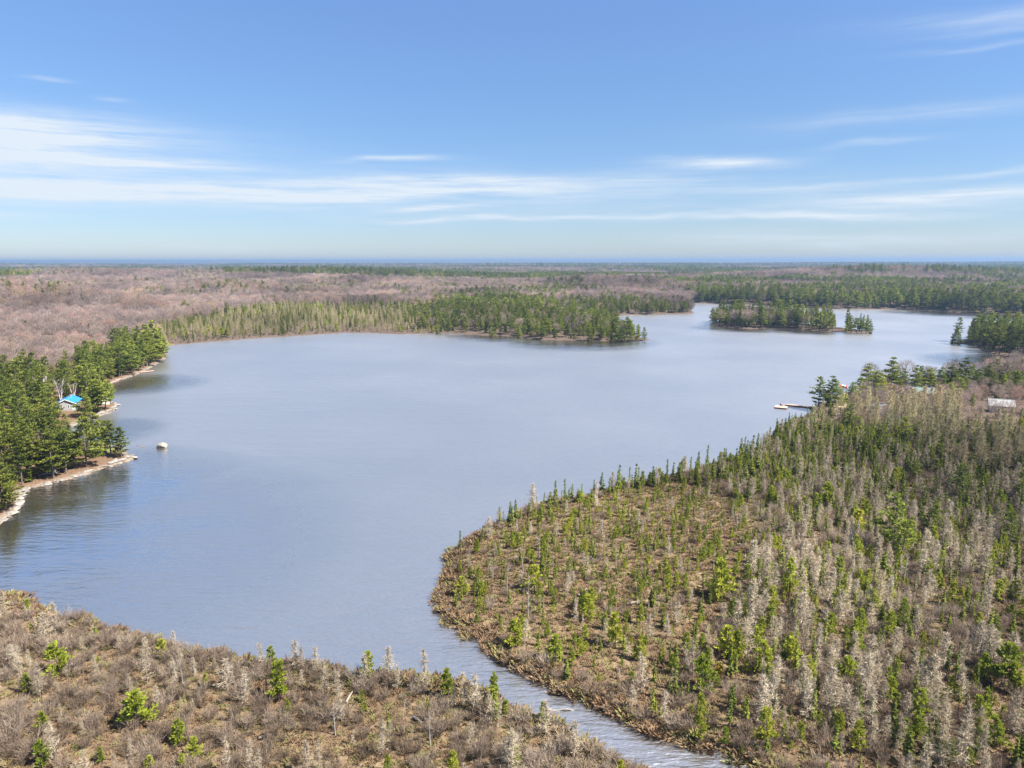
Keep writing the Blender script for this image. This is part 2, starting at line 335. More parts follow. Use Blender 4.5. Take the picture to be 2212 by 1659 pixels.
ms = k.new('ShaderNodeMixShader'); k.link(k.math('MULTIPLY_ADD', fr.outputs[0], .16, .74), ms.inputs[0]); k.link(df.outputs[0], ms.inputs[1]); k.link(gl.outputs[0], ms.inputs[2]); k.link(ms.outputs[0], out.inputs[0])
wx = (-900, 2200); wy = (20, 1500)
lake = obj('lake', mesh('lake', [(wx[0], wy[0], 0), (wx[1], wy[0], 0), (wx[1], wy[1], 0), (wx[0], wy[1], 0)], [(0, 1, 2, 3)], m))
tag(lake, 'calm grey blue lake with a stream running out of it', kind='structure')

# ------------------------------------------------------------------ haze
hz = bpy.data.materials.new('haze'); hz.use_nodes = True; k = NT(hz.node_tree); k.n.clear(); out = k.new('ShaderNodeOutputMaterial')
pv = k.new('ShaderNodeVolumePrincipled'); pv.inputs['Color'].default_value = (.27, .43, .68, 1); pv.inputs['Density'].default_value = 1.2e-4; pv.inputs['Anisotropy'].default_value = .2
k.link(pv.outputs[0], out.inputs['Volume'])
B = 24000; z0, z1 = -4.0, max(float(gz.max()) + 3, 62)
hv = [(x, y, z) for z in (z0, z1) for x, y in ((-B, -B), (B, -B), (B, B), (-B, B))]
hzo = obj('haze', mesh('haze', hv, [(3, 2, 1, 0), (4, 5, 6, 7), (0, 1, 5, 4), (1, 2, 6, 5), (2, 3, 7, 6), (3, 0, 4, 7)], hz))
tag(hzo, 'thin blue haze over the far woods', kind='stuff')

# ------------------------------------------------------------------ plant shapes
class MBld:
    def __init__(s): s.v = []; s.f = []
    def tri(s, a, b, c): i = len(s.v); s.v += [a, b, c]; s.f.append((i, i + 1, i + 2))
    def quad(s, a, b, c, d): i = len(s.v); s.v += [a, b, c, d]; s.f.append((i, i + 1, i + 2, i + 3))
    def tube(s, pts, rads, n=5):
        base = len(s.v)
        for p, r in zip(pts, rads):
            for q in range(n):
                a = 2 * PI * q / n; s.v.append(p + np.array([math.cos(a) * r, math.sin(a) * r, 0]))
        for i in range(len(pts) - 1):
            for q in range(n):
                s.f.append((base + i * n + q, base + i * n + (q + 1) % n, base + (i + 1) * n + (q + 1) % n, base + (i + 1) * n + q))
    def sliver(s, p, d, L, wd):
        d = d / np.linalg.norm(d); r = rv(); sdir = np.cross(d, r); sdir /= np.linalg.norm(sdir) + 1e-9
        s.tri(p - sdir * wd / 2, p + sdir * wd / 2, p + d * L)
    def leaf(s, p, d, L, wd, up=None):
        """a flat needle spray: starts at p, runs along d"""
        d = d / np.linalg.norm(d); r = rv() if up is None else up + rv() * .6
        sdir = np.cross(d, r); sdir /= np.linalg.norm(sdir) + 1e-9
        m_ = p + d * L * .55
        s.quad(p, m_ - sdir * wd / 2, p + d * L, m_ + sdir * wd / 2)
def rv():
    v = rng.normal(size=3); return v / np.linalg.norm(v)
V3 = lambda x, y, z: np.array([x, y, z], float)
UP = V3(0, 0, 1)
def trunk_pts(H, lean, r0, n=5, top=.97):
    ts = np.linspace(0, top, n); ph = rng.uniform(0, 6.28)
    return [V3(math.cos(ph) * lean * H * t * t, math.sin(ph) * lean * H * t * t, H * t) for t in ts], [max(r0 * (1 - t * .93), .012) for t in ts]
def along(pts, t, top=.97):
    f = min(t / top, 1) * (len(pts) - 1); i = min(int(f), len(pts) - 2); return pts[i] + (pts[i + 1] - pts[i]) * (f - i)

def spruce(H=3.5, wide=.5, club=True, thin=1.0, t0=.10):
    tr, cr = MBld(), MBld(); pts, rd = trunk_pts(H, rng.uniform(0, .05), .05 + .006 * H); tr.tube(pts, rd)
    nw = int(20 + H * 1.6); gap = rng.uniform(.55, .75)
    for i in range(nw):
        t = t0 + (1.0 - t0) * (i + rng.uniform(0, .8)) / nw
        r = wide * (1 - t) ** .75 * (.75 + .25 * math.sin(i * 2.1)) + .10
        if club: r = r * (1 - .35 * math.exp(-((t - gap) / .09) ** 2)) + .13 * wide * math.exp(-((t - .88) / .06) ** 2)
        if t > .95: r *= .6
        p = along(pts, min(t, .97)); n = max(3, int(7 * thin * (1 if t < .9 else .7)))
        for b in range(n):
            a = rng.uniform(0, 6.28); L = r * rng.uniform(.65, 1.25)
            d = V3(math.cos(a), math.sin(a), rng.uniform(-.55, -.05) if t < .85 else rng.uniform(-.1, .9))
            cr.leaf(p, d, L, .30 * L + .10, UP); cr.leaf(p + d * L * .35, d + rv() * .6, L * .6, .30 * L + .06)
    for q in range(5): cr.leaf(along(pts, .9), UP + rv() * .35, H * .12, .10)
    return tr, cr
def young_pine(H=4.0, wide=1.0):
    tr, cr = MBld(), MBld(); pts, rd = trunk_pts(H, rng.uniform(0, .03), .07); tr.tube(pts, rd)
    nw = 11
    for i in range(nw):
        t = .16 + .80 * (i + rng.uniform(-.2, .2)) / nw
        r = wide * 1.15 * (1.0 - t) ** .95 * rng.uniform(.7, 1.3) + .08
        p = along(pts, t)
        for b in range(rng.integers(4, 7)):
            a = rng.uniform(0, 6.28); L = r * rng.uniform(.6, 1.2); d = V3(math.cos(a), math.sin(a), .15 + .5 * t)
            for q in range(5):
                f = .25 + .75 * q / 4; o = p + d * L * f
                for s_ in range(4): cr.leaf(o, d * .9 + rv() * .7 + UP * .30, (.24 + .15 * wide) * (1.15 - .4 * t), .12 + .04 * wide)
    for q in range(7): cr.leaf(along(pts, rng.uniform(.86, .97)), UP + rv() * .3, H * .09, .09)
    return tr, cr
def white_pine(H=14.0, wide=3.0, bare=.3, lop=0.0):
    tr, cr = MBld(), MBld(); pts, rd = trunk_pts(H, rng.uniform(0, .035), .22, 7); tr.tube(pts, rd, 6)
    nw = int((1 - bare) * H * 1.15); ph = rng.uniform(0, 6.28)
    for i in range(nw):
        t = bare + (.97 - bare) * (i + rng.uniform(-.25, .25)) / nw; q_ = (t - bare) / (1 - bare)
        prof = (.78 + .8 * q_) if q_ < .25 else 1.0 * max(.02, 1 - (q_ - .22) / .80) ** .85
        p = along(pts, t)
        for b in range(rng.integers(4, 7)):
            a = rng.uniform(0, 6.28); L = wide * prof * rng.uniform(.5, 1.18) * (1 + lop * math.cos(a - ph)) + .25
            d = V3(math.cos(a), math.sin(a), rng.uniform(.0, .28) + .55 * q_ ** 3)
            e = p + d * L; e[2] += .10 * L
            tr.quad(p, p + V3(0, 0, .09), e + V3(0, 0, .02), e)
            nc = max(2, int(L / .55))
            for c_ in range(nc):
                f = .35 + .65 * (c_ + rng.uniform(0, .6)) / nc; o = p + (e - p) * f
                o = o + np.cross(d, UP) * rng.uniform(-.28, .28) * L * f
                for s_ in range(7):
                    x = rv(); x[2] = abs(x[2]) * .45
                    cr.leaf(o + x * .12, x + d * .5 + UP * .18, rng.uniform(.55, .9), .34, UP)
    for q in range(10): cr.leaf(along(pts, .95), UP + rv() * .8, .8, .25)
    return tr, cr
def larch(H=5.0, wide=1.0, n=620, wd=.040):
    tr, cr = MBld(), MBld(); pts, rd = trunk_pts(H, rng.uniform(0, .04), .055 + .004 * H); tr.tube(pts, rd, 4)
    nb = int(n / 9)
    for i in range(nb):
        t = .12 + .86 * (i / nb) ** .92; r = wide * (1.04 - t) ** .95 * rng.uniform(.45, 1.35) * (1.05 + .25 * math.sin(i * .9 + wide * 9))
        if t < .25: r *= .55 + 1.8 * t
        a = rng.uniform(0, 6.28); d = V3(math.cos(a), math.sin(a), rng.uniform(-.05, .35)); p = along(pts, min(t, .97))
        cr.sliver(p, d, r, wd * 1.3)
        for s_ in range(8):
            f = rng.uniform(.15, 1.0); cr.sliver(p + d * r * f, d * .5 + rv() * .7 + V3(0, 0, .25), rng.uniform(.22, .5) * (.5 + .14 * H), wd)
    for q in range(6): cr.sliver(along(pts, .93), UP + rv() * .3, H * .1, wd)
    return tr, cr
def shrub(H=1.6, wide=1.0, n=260, wd=.030):
    cr = MBld()
    for i in range(int(n / 6)):
        a = rng.uniform(0, 6.28); rr = wide * .3 * math.sqrt(rng.uniform()); p = V3(math.cos(a) * rr, math.sin(a) * rr, 0)
        d = V3(math.cos(a) * rng.uniform(.05, .9) * wide / H, math.sin(a) * rng.uniform(.05, .9) * wide / H, 1.0); L = H * rng.uniform(.6, .95)
        cr.sliver(p, d, L, wd * 1.2)
        for s_ in range(5): cr.sliver(p + d * L * rng.uniform(.35, .85), d * .8 + rv() * .65, H * rng.uniform(.22, .45), wd)
    return cr
def maple(H=13.0, wide=4.2, n=900, wd=.105, bare=.32, limbs=6):
    tr, cr = MBld(), MBld(); pts, rd = trunk_pts(H * .6, .03, .17, 4, 1.0); tr.tube(pts, rd)
    tips = []
    for i in range(limbs):
        a = 6.28 * i / limbs + rng.uniform(-.5, .5); p = along(pts, rng.uniform(.5, 1), 1.0)
        e = V3(math.cos(a) * wide * rng.uniform(.35, .75), math.sin(a) * wide * rng.uniform(.35, .75), H * rng.uniform(.68, .88))
        md = (p + e) / 2 + V3(0, 0, -.03 * H); tr.tube([p, md, e], [.09, .06, .03], 3); tips += [md, e]
        for j in range(4):
            e2 = e + V3(*(rng.normal(size=2) * wide * .3), rng.uniform(-.06, .12) * H); q = md + (e - md) * rng.uniform(0, 1)
            tr.tube([q, e2], [.04, .015], 3); tips.append(e2)
    top = H * bare
    for i in range(n):
        u = rv(); rr = rng.uniform(.35, 1) ** .5
        c_ = V3(u[0] * wide * rr, u[1] * wide * rr, H * (.5 + bare * .5) + u[2] * rr * (H - top) * .47)
        if c_[2] < H * .62: c_[:2] *= .6 + .6 * (c_[2] - top) / (H * .62 - top + .01)
        near = tips[int(rng.integers(len(tips)))]
        d = (c_ - V3(0, 0, H * .35)) / H + rv() * .45 + UP * .25
        cr.sliver(c_, d, rng.uniform(.5, 1.3) * (.5 + H / 20), wd)
    return tr, cr
def birch(H=11.0):
    tr, cr = MBld(), MBld()
    for s_ in range(3):
        a = rng.uniform(0, 6.28); sp = rng.uniform(.08, .2) * H
        pts = [V3(0, 0, 0) + V3(math.cos(a), math.sin(a), 0) * .2, V3(math.cos(a) * sp * .3, math.sin(a) * sp * .3, H * .4), V3(math.cos(a) * sp, math.sin(a) * sp, H * .9)]
        tr.tube(pts, [.16, .12, .03], 5)
        for j in range(9):
            p = along(pts, rng.uniform(.5, 1), 1.0); b = rng.uniform(0, 6.28); L = rng.uniform(.8, 1.7); e = p + V3(math.cos(b) * L * .6, math.sin(b) * L * .6, L)
            tr.tube([p, e], [.05, .015], 3)
            for q in range(22): cr.sliver(p + (e - p) * rng.uniform(.3, 1.1), rv() + UP * .5, rng.uniform(.4, .9), .05)
    return tr, cr
def snag(H=4.0):
    tr, br = MBld(), MBld(); pts, rd = trunk_pts(H, rng.uniform(0, .09), .085, 5, 1.0); tr.tube(pts, rd)
    for i in range(16):
        p = along(pts, rng.uniform(.3, .98), 1.0); a = rng.uniform(0, 6.28); L = rng.uniform(.25, .8) * H / 5
        br.tube([p, p + V3(math.cos(a) * L, math.sin(a) * L, rng.uniform(-.2, .5) * L)], [.025, .008], 3)
    return tr, br
def tussock(H=.5, wide=.7, n=52):
    cr = MBld()
    for i in range(n):
        a = rng.uniform(0, 6.28); rr = wide * math.sqrt(rng.uniform()) * .6; p = V3(math.cos(a) * rr, math.sin(a) * rr, -.05)
        x = V3(math.cos(a) * .7, math.sin(a) * .7, rng.uniform(.4, 1.1)) + rv() * .3
        cr.leaf(p, x, H * rng.uniform(.7, 1.3), .13, UP)
    return cr

KINDS = {}
def kind(key, name, cat, trunk_mat, crown_mat, shapes, H, group, phrase, crown='crown', stuff=None, stufflabel=None):
    vs = []
    for sh in shapes:
        if isinstance(sh, tuple):
            t, c = sh; tm = mesh(name + '_trunk', t.v, t.f, M[trunk_mat]); cm = mesh(name + '_' + crown, c.v, c.f, M[crown_mat])
            off = len(t.v); full = mesh(name + '_whole', t.v + c.v, t.f + [tuple(i + off for i in f) for f in c.f], [M[trunk_mat], M[crown_mat]], [0] * len(t.f) + [1] * len(c.f))
        else:
            tm = None; cm = mesh(name + '_twigs', sh.v, sh.f, M[crown_mat]); full = cm
        vs.append((tm, cm, full))
    KINDS[key] = dict(name=name, cat=cat, vs=vs, H=H, group=group, phrase=phrase, crown=crown, stuff=stuff, stufflabel=stufflabel, pts=[])
kind('spruce', 'black_spruce', 'spruce', 'bark', 'spruce', [spruce(3.5, w_, cl_, th_, t_) for w_, cl_, th_, t_ in ((.50, True, 1, .1), (.42, True, .9, .2), (.62, False, 1.1, .05), (.36, True, .8, .3), (.72, False, 1.1, .08), (.45, True, .7, .38))], 3.5, 'spruces on the bog and shores', 'dark spruce', stuff='spruce_wood', stufflabel='many slim dark spruces massed over bog and far woods')
kind('young', 'young_pine', 'pine', 'bark', 'young', [young_pine(4, w_) for w_ in (.85, 1.05, 1.25, .7)], 4.0, 'bright young pines on the bog', 'bright young pine', stuff='young_pine_wood', stufflabel='small bright green pines scattered over the bog')
kind('pine', 'white_pine', 'pine', 'bark', 'pine', [white_pine(14, 3.2, .22), white_pine(14, 3.7, .15, .2), white_pine(14, 2.9, .28, .25), white_pine(14, 3.7, .08), white_pine(14, 3.3, .32, .35), white_pine(14, 3.0, .14, .1)], 14.0, 'tall pines along the lake shores', 'layered green pine', stuff='pine_wood', stufflabel='dense green pines of the far shores and woods')
kind('larch', 'bare_larch', 'larch', 'greybark', 'larch', [larch(5, w_, n_, .046) for w_, n_ in ((1.25, 900), (1.0, 760), (1.5, 1000), (.8, 520), (1.15, 820))], 5.0, 'leafless larches on the bog', 'grey leafless larch', stuff='larch_wood', stufflabel='pale leafless larches massed over the bog')
kind('gold', 'budding_larch', 'larch', 'greybark', 'gold_larch', [larch(8, w_, n_, .065) for w_, n_ in ((1.9, 1000), (1.6, 900), (2.1, 1100))], 8.0, 'tan larches on the wooded neck', 'tan budding larch', stuff='budding_larch_wood', stufflabel='tan budding larches massed along the far wet shore')
kind('shrub', 'leafless_shrub', 'shrub', None, 'shrub', [shrub(1.6, w_, n_) for w_, n_ in ((.9, 300), (1.2, 360), (.7, 220), (1.4, 420))], 1.6, 'leafless grey shrubs on the bog', 'grey leafless shrub', stuff='shrub_thicket', stufflabel='grey leafless shrubs covering the bog')
kind('maple', 'bare_maple', 'maple', 'greybark', 'maple', [maple(13, 4.0, 900), maple(13, 4.6, 1000), maple(13, 3.5, 800), maple(13, 4.2, 950, bare=.25)], 13.0, 'leafless hardwoods of the uplands', 'bare pinkish hardwood', stuff='hardwood_forest', stufflabel='leafless pinkish hardwood forest rolling to the horizon')

# ------------------------------------------------------------------ where the plants stand
def place(key, x, y, h, fat=1.0):
    x, y, h = (np.asarray(a, float).ravel() for a in (x, y, h))
    KINDS[key]['pts'].append(np.stack([x, y, h, np.full(x.shape, fat)], 1))
def hand(key, lst, z=0.3, fat=1.0):
    for u, vb, vt in lst: p = at(u, vb, z); place(key, p[0], p[1], max(height_to(u, vb, vt, z), .5), fat)
def jitter(x0, x1, y0, y1, s):
    gx_, gy_ = np.meshgrid(np.arange(x0, x1, s), np.arange(y0, y1, s)); gx_ = gx_.ravel(); gy_ = gy_.ravel()
    return gx_ + rng.uniform(-.5, .5, gx_.size) * s, gy_ + rng.uniform(-.5, .5, gy_.size) * s
def inpoly(u, v, poly):
    c = np.zeros(u.shape, bool); p = np.array(poly, float)
    for (ax, ay), (bx, by) in zip(p, np.roll(p, -1, 0)):
        c ^= ((ay > v) != (by > v)) & (u < (bx - ax) * (v - ay) / ((by - ay) or 1e-9) + ax)
    return c
def infov(x, y, margin=1.10): return np.abs(x) < y * math.tan(HFOV / 2) * margin + 25
CLEAR = []                                # spots kept free of random trees: x, y, radius
def clearing(u, v, r): CLEAR.append((*at(u, v), r))
for q in [(150, 885, 8), (104, 1016, 6), (2158, 900, 10), (2140, 922, 9), (2170, 925, 8), (1896, 893, 6), (1992, 862, 7), (1822, 884, 6), (1822, 852, 7), (1890, 903, 4), (1152, 617, 16), (1150, 622, 16), (215, 976, 5), (150, 897, 4)]: clearing(*q)
def keep_clear(x, y):
    okk = np.ones(x.shape, bool)
    for cx, cy_, r_ in CLEAR: okk &= np.hypot(x - cx, y - cy_) > r_
    u_, v_ = uv(x, y)
    for poly in SIGHT: okk &= ~inpoly(u_, v_, poly)
    return okk
SIGHT = [[(116, 878), (205, 878), (186, 968), (124, 968)], [(2122, 888), (2198, 888), (2196, 948), (2124, 948)], [(1880, 884), (1913, 884), (1912, 922), (1881, 922)], [(1968, 852), (2016, 852), (2010, 888), (1974, 888)], [(86, 1000), (128, 1000), (128, 1036), (86, 1036)]]
def uv(x, y): return proj(np.stack([x, y, np.zeros_like(x) + .3], 1))

# --- the two bogs
OPEN = [(930, 1380), (945, 1180), (1250, 1085), (1480, 1040), (1640, 1100), (1620, 1250), (1500, 1420), (1330, 1500), (1100, 1400)]
x, y = jitter(-80, 330, 42, 262, 1.35); s = shore(x, y); u, v = uv(x, y)
okm = (s > .6) & infov(x, y) & (bogness(x, y) > .3) & keep_clear(x, y); x, y, s, u, v = (a[okm] for a in (x, y, s, u, v))
left = (u < 937) & (v < 1438) | (v > 1460 + .324 * (u - 759)) & (u < 1900)
opn = inpoly(u, v, OPEN); pat = fbm(x / 11, y / 11, 51, 3); pat2 = fbm(x / 16, y / 16, 61, 3); rr = rng.uniform(size=x.size)
edge = s < 4
# chances per cell (1.8 sq m)
farB = sstep(120, 190, y)
pS = np.where(left, .006, np.where(opn, .12, .11 + .12 * farB + .08 * (pat > .52)))
pY = np.where(left, .010, np.where(opn, .24, .13 + .06 * (pat2 > .55)))
pL = np.where(left, .075 * (.5 + 1.2 * (pat > .48)), np.where(opn, .045, .19 * (.45 + 1.1 * (pat2 > .46)) * (1 - .25 * farB)))
pB = np.where(left, .40 * (.5 + (pat2 > .45)), np.where(opn, .14, .34))
pS, pY, pL = (np.where(edge & ~left & (v > 1180), p * .35, p) for p in (pS, pY, pL)); pL = np.where(edge & left, pL * .55, pL)
c0 = pS; c1 = c0 + pY; c2 = c1 + pL; c3 = c2 + pB
sz = rng.uniform(size=x.size)
selS = rr < c0; selY = (rr >= c0) & (rr < c1); selL = (rr >= c1) & (rr < c2); selB = (rr >= c2) & (rr < c3)
place('spruce', x[selS], y[selS], ((2.0 + 3.2 * sz ** 1.3) * np.where(opn, .70, 1 + .35 * farB))[selS])
place('young', x[selY], y[selY], ((1.2 + 3.4 * sz ** 1.9) * np.where(opn, .75, 1.05))[selY], .78)
place('larch', x[selL], y[selL], ((1.8 + 4.6 * sz ** 1.3) * np.where(opn, .65, np.where(left, .85, 1)))[selL])
place('shrub', x[selB], y[selB], ((.8 + 1.7 * sz) * np.where(opn, .6, 1))[selB])
# spruces lined up on the far rim of the bog
x, y = jitter(0, 120, 120, 260, 1.5); s = shore(x, y); u, v = uv(x, y); okm = (s > .8) & (s < 9) & (u > 1020) & (u < 1720) & (v < 1190) & (v > 905) & (rng.uniform(size=x.size) < .13)
place('spruce', x[okm], y[okm], rng.uniform(1.8, 4.6, okm.sum()))
# scrub right on the waterline
x, y = jitter(-80, 250, 42, 250, .8); s = shore(x, y); u, v = uv(x, y); okm = (s > -.2) & (s < 2.2) & infov(x, y) & (bogness(x, y) > .4) & (rng.uniform(size=x.size) < .30)
place('shrub', x[okm], y[okm], rng.uniform(.4, 1.0, okm.sum()))
hand('young', [(600, 1515, 1425), (588, 1440, 1395), (300, 1572, 1487), (350, 1425, 1380), (385, 1612, 1550), (422, 1645, 1592), (128, 1462, 1385), (60, 1500, 1452), (62, 1325, 1292), (325, 1672, 1630), (395, 1672, 1628), (220, 1650, 1612),
              (838, 1672, 1628), (980, 1685, 1622), (1110, 1660, 1598), (1260, 1320, 1272), (1155, 1280, 1222), (1200, 1430, 1370), (1113, 1400, 1338), (1270, 1340, 1282), (1330, 1400, 1320), (1385, 1430, 1370),
              (1516, 1495, 1417), (1557, 1298, 1208), (1704, 1290, 1200), (1811, 1262, 1200), (1848, 1421, 1335), (1659, 1360, 1306), (2167, 1487, 1388), (2003, 1528, 1482), (1827, 1479, 1417), (2147, 1618, 1544), (1852, 1155, 1098), (1786, 1098, 1040), (1340, 1690, 1640), (1570, 1420, 1350), (1650, 1460, 1385), (2110, 1560, 1500), (1980, 1600, 1545), (1810, 1585, 1530), (1000, 1290, 1246), (1040, 1290, 1252)])
hand('pine', [(2076, 1082, 1001), (1976, 1045, 993), (1952, 965, 899), (1835, 940, 876), (1908, 972, 917), (1930, 1195, 1061), (1946, 1215, 1118), (2012, 1158, 1081), (1946, 1372, 1298), (1880, 1340, 1268), (2188, 1305, 1253), (2180, 1180, 1100), (2205, 1090, 1010)], .3, 1.0)
hand('spruce', [(1733, 1524, 1468), (995, 1193, 1147), (1043, 1172, 1136), (1103, 1130, 1085), (1108, 1140, 1095), (1160, 1090, 1064), (1190, 1088, 1062), (1235, 1085, 1046), (1360, 1058, 1010), (1505, 1035, 990), (840, 1580, 1538)])
hand('larch', [(788, 1478, 1412), (640, 1448, 1382), (655, 1450, 1395), (682, 1450, 1396), (567, 1450, 1388), (120, 1372, 1300), (980, 1530, 1478), (1080, 1575, 1515), (1240, 1640, 1560), (1060, 1570, 1500), (1057, 1165, 1118), (1288, 1075, 1040)])
# --- wooded neck on the right with tall tan larches and hardwoods
x, y = jitter(40, 420, 175, 330, 2.7); s = shore(x, y); u, v = uv(x, y); rr = rng.uniform(size=x.size)
okm = (s > 2) & infov(x, y, 1.2) & keep_clear(x, y) & (v < 1120) & (v > 780) & (u > 1700)
x, y, s, u, v, rr = (a[okm] for a in (x, y, s, u, v, rr))
gz_ = inpoly(u, v, [(1800, 905), (2080, 880), (2212, 905), (2400, 960), (2400, 1180), (2212, 1130), (2060, 1040), (1960, 960), (1850, 930)])
hw = inpoly(u, v, [(1840, 838), (2500, 770), (2600, 1000), (2230, 960), (2120, 925), (2080, 905), (1900, 900), (1830, 890)])
tl = hw & (s > 5)
place('maple', x[tl & (rr < .30)], y[tl & (rr < .30)], rng.uniform(4.2, 6.6, (tl & (rr < .30)).sum()))
q = tl & (rr > .30) & (rr < .37); place('spruce', x[q], y[q], rng.uniform(4, 7.5, q.sum()))
q = tl & (rr > .37) & (rr < .395 + .13 * (v < 858)); place('pine', x[q], y[q], rng.uniform(6, 9, q.sum()))
q = tl & (rr > .40) & (rr < .75); place('shrub', x[q], y[q], rng.uniform(1.2, 2.2, q.sum()))
q = gz_ & ~hw & (rr < .50); place('gold', x[q], y[q], rng.uniform(6.0, 10.5, q.sum()))
q = gz_ & ~hw & (rr > .5) & (rr < .56); place('maple', x[q], y[q], rng.uniform(5, 7, q.sum()))
q = gz_ & ~hw & (rr > .56) & (rr < .60); place('spruce', x[q], y[q], rng.uniform(4, 7, q.sum()))
q = ~gz_ & ~hw & (rr < .10); place('gold', x[q], y[q], rng.uniform(4, 7, q.sum()))
q = ~gz_ & ~hw & (rr > .10) & (rr < .25); place('spruce', x[q], y[q], rng.uniform(3, 6, q.sum()))
q = ~gz_ & ~hw & (rr > .25) & (rr < .95); place('shrub', x[q], y[q], rng.uniform(1.2, 2.4, q.sum()))
q = gz_ & ~hw & (rr > .60) & (rr < .9); place('shrub', x[q], y[q], rng.uniform(1.2, 2.2, q.sum()))
NECK_PINES = [(1950, 852, 800), (2095, 846, 790), (2110, 843, 798), (2136, 840, 786), (2186, 838, 782), (2200, 835, 778), (2062, 850, 800), (1890, 848, 802), (1990, 850, 794), (2212, 838, 790), (1767, 881, 815), (1792, 886, 817), (1806, 882, 830), (1874, 850, 791), (1924, 852, 779), (1976, 852, 796), (2006, 851, 802), (2031, 850, 802), (2049, 849, 795), (2076, 849, 780), (2120, 839, 795), (2148, 838, 779), (2171, 840, 790), (1838, 868, 830), (1855, 862, 819), (2205, 850, 812), (1900, 862, 808)]
hand('pine', NECK_PINES[:10], .6, 1.0)
hand('pine', [(u_, vb, vt - 4) for u_, vb, vt in NECK_PINES[10:]], .6, 1.2)
hand('maple', [(2138, 922, 880), (2163, 924, 884), (2190, 922, 882), (2146, 930, 889), (2178, 934, 893), (1985, 890, 852), (2004, 888, 850), (2012, 905, 866), (2060, 900, 862)], .6)
hand('young', [(2190, 858, 806), (2165, 862, 815)], .8)
# --- left shore pines and the hardwoods behind
x, y = jitter(-330, -40, 120, 470, 4.0); s = shore(x, y); u, v = uv(x, y); rr = rng.uniform(size=x.size)
okm = (s > 1.5) & infov(x, y, 1.25) & keep_clear(x, y) & (u < 372) & (v > 752) & (v < 1240)
x, y, s, u, v, rr = (a[okm] for a in (x, y, s, u, v, rr))
strip = np.where(v < 835, s < 27, (v > 812 + .05 * u) | (s < 30))
thin = np.where((v > 950) & (s < 7), .10, .50)
q = strip & (rr < thin); place('pine', x[q], y[q], (7.5 + 8 * rng.uniform(size=q.sum()) ** 1.3) * np.where(v < 835, 1.1, 1)[q], .95)
q = strip & (rr > .80) & (rr < .85); place('spruce', x[q], y[q], rng.uniform(5, 8, q.sum()))
q = strip & (rr > .85) & (rr < .92) & (s > 8); place('maple', x[q], y[q], rng.uniform(5, 7, q.sum()))
hand('pine', [(240, 984, 905), (262, 985, 918), (228, 980, 925), (205, 968, 890), (186, 900, 846), (206, 890, 830), (122, 906, 856), (140, 925, 884), (116, 1031, 946), (90, 1028, 950), (192, 975, 905), (160, 1010, 930), (187, 1008, 895), (143, 1022, 925), (318, 790, 720), (343, 775, 722), (335, 780, 690), (300, 800, 745), (285, 808, 742), (352, 765, 725), (262, 812, 748), (228, 884, 818), (212, 888, 815), (116, 1024, 930), (84, 1030, 935), (138, 1018, 938), (48, 1046, 955), (20, 1075, 975), (6, 1100, 995)], .8, 1.25)
x, y = jitter(-1000, 250, 300, 1500, 5.2); s = shore(x, y); u, v = uv(x, y); rr = rng.uniform(size=x.size)
pat = fbm(x / 60, y / 60, 71, 3); pat2 = fbm(x / 90 + 7, y / 60, 81, 3)
okm = (s > 2) & infov(x, y, 1.12) & (x > -960); 
larchy = inpoly(u, v, [(352, 750), (330, 722), (430, 705), (640, 700), (930, 702), (1000, 722), (930, 724), (640, 730)])
conif = inpoly(u, v, [(930, 724), (880, 706), (920, 690), (1080, 668), (1200, 672), (1345, 668), (1500, 676), (1330, 682), (1296, 690), (1310, 702), (1420, 735), (1340, 740), (1120, 732)])
wet = inpoly(u, v, [(330, 722), (600, 676), (930, 676), (1080, 668), (920, 690), (880, 706), (430, 705)])
leftwood = (u < 372) & (v > 752)
strip = leftwood & np.where(v < 835, s < 27, (v > 812 + .05 * u) | (s < 30))
hwz = okm & ~larchy & ~conif & ~wet & ~strip
q = hwz & (rr < .66); place('maple', x[q], y[q], rng.uniform(9, 14, q.sum()) * np.where(leftwood, .72, 1)[q])
q = hwz & (rr > .66) & (rr < .69 + .5 * (pat > .555) * (y > 640)); place('spruce', x[q], y[q], rng.uniform(6, 13, q.sum()) * np.where(leftwood, .7, 1)[q])
q = hwz & (rr > .86) & (pat2 > .52) & ~leftwood & (y > 640); place('pine', x[q], y[q], rng.uniform(10, 15, q.sum()))
q = okm & wet & (rr < .35); place('gold', x[q], y[q], rng.uniform(6, 10, q.sum()))
q = okm & wet & (rr > .35) & (rr < .60); place('spruce', x[q], y[q], rng.uniform(6, 12, q.sum()))
q = okm & wet & (rr > .60) & (rr < .70); place('young', x[q], y[q], rng.uniform(5, 9, q.sum()))
q = okm & conif & (rr < .26); place('pine', x[q], y[q], rng.uniform(11, 17, q.sum()) * np.where(s < 12, .9, 1)[q])
q = okm & conif & (rr > .26) & (rr < .62); place('spruce', x[q], y[q], rng.uniform(6, 13, q.sum()) * np.where(s < 12, .8, 1)[q])
q = okm & conif & (rr > .62) & (rr < .80) & (s > 14); place('maple', x[q], y[q], rng.uniform(8, 12, q.sum()))
q = okm & conif & (rr > .8) & (rr < .86) & (s > 6); place('young', x[q], y[q], rng.uniform(6, 10, q.sum()))
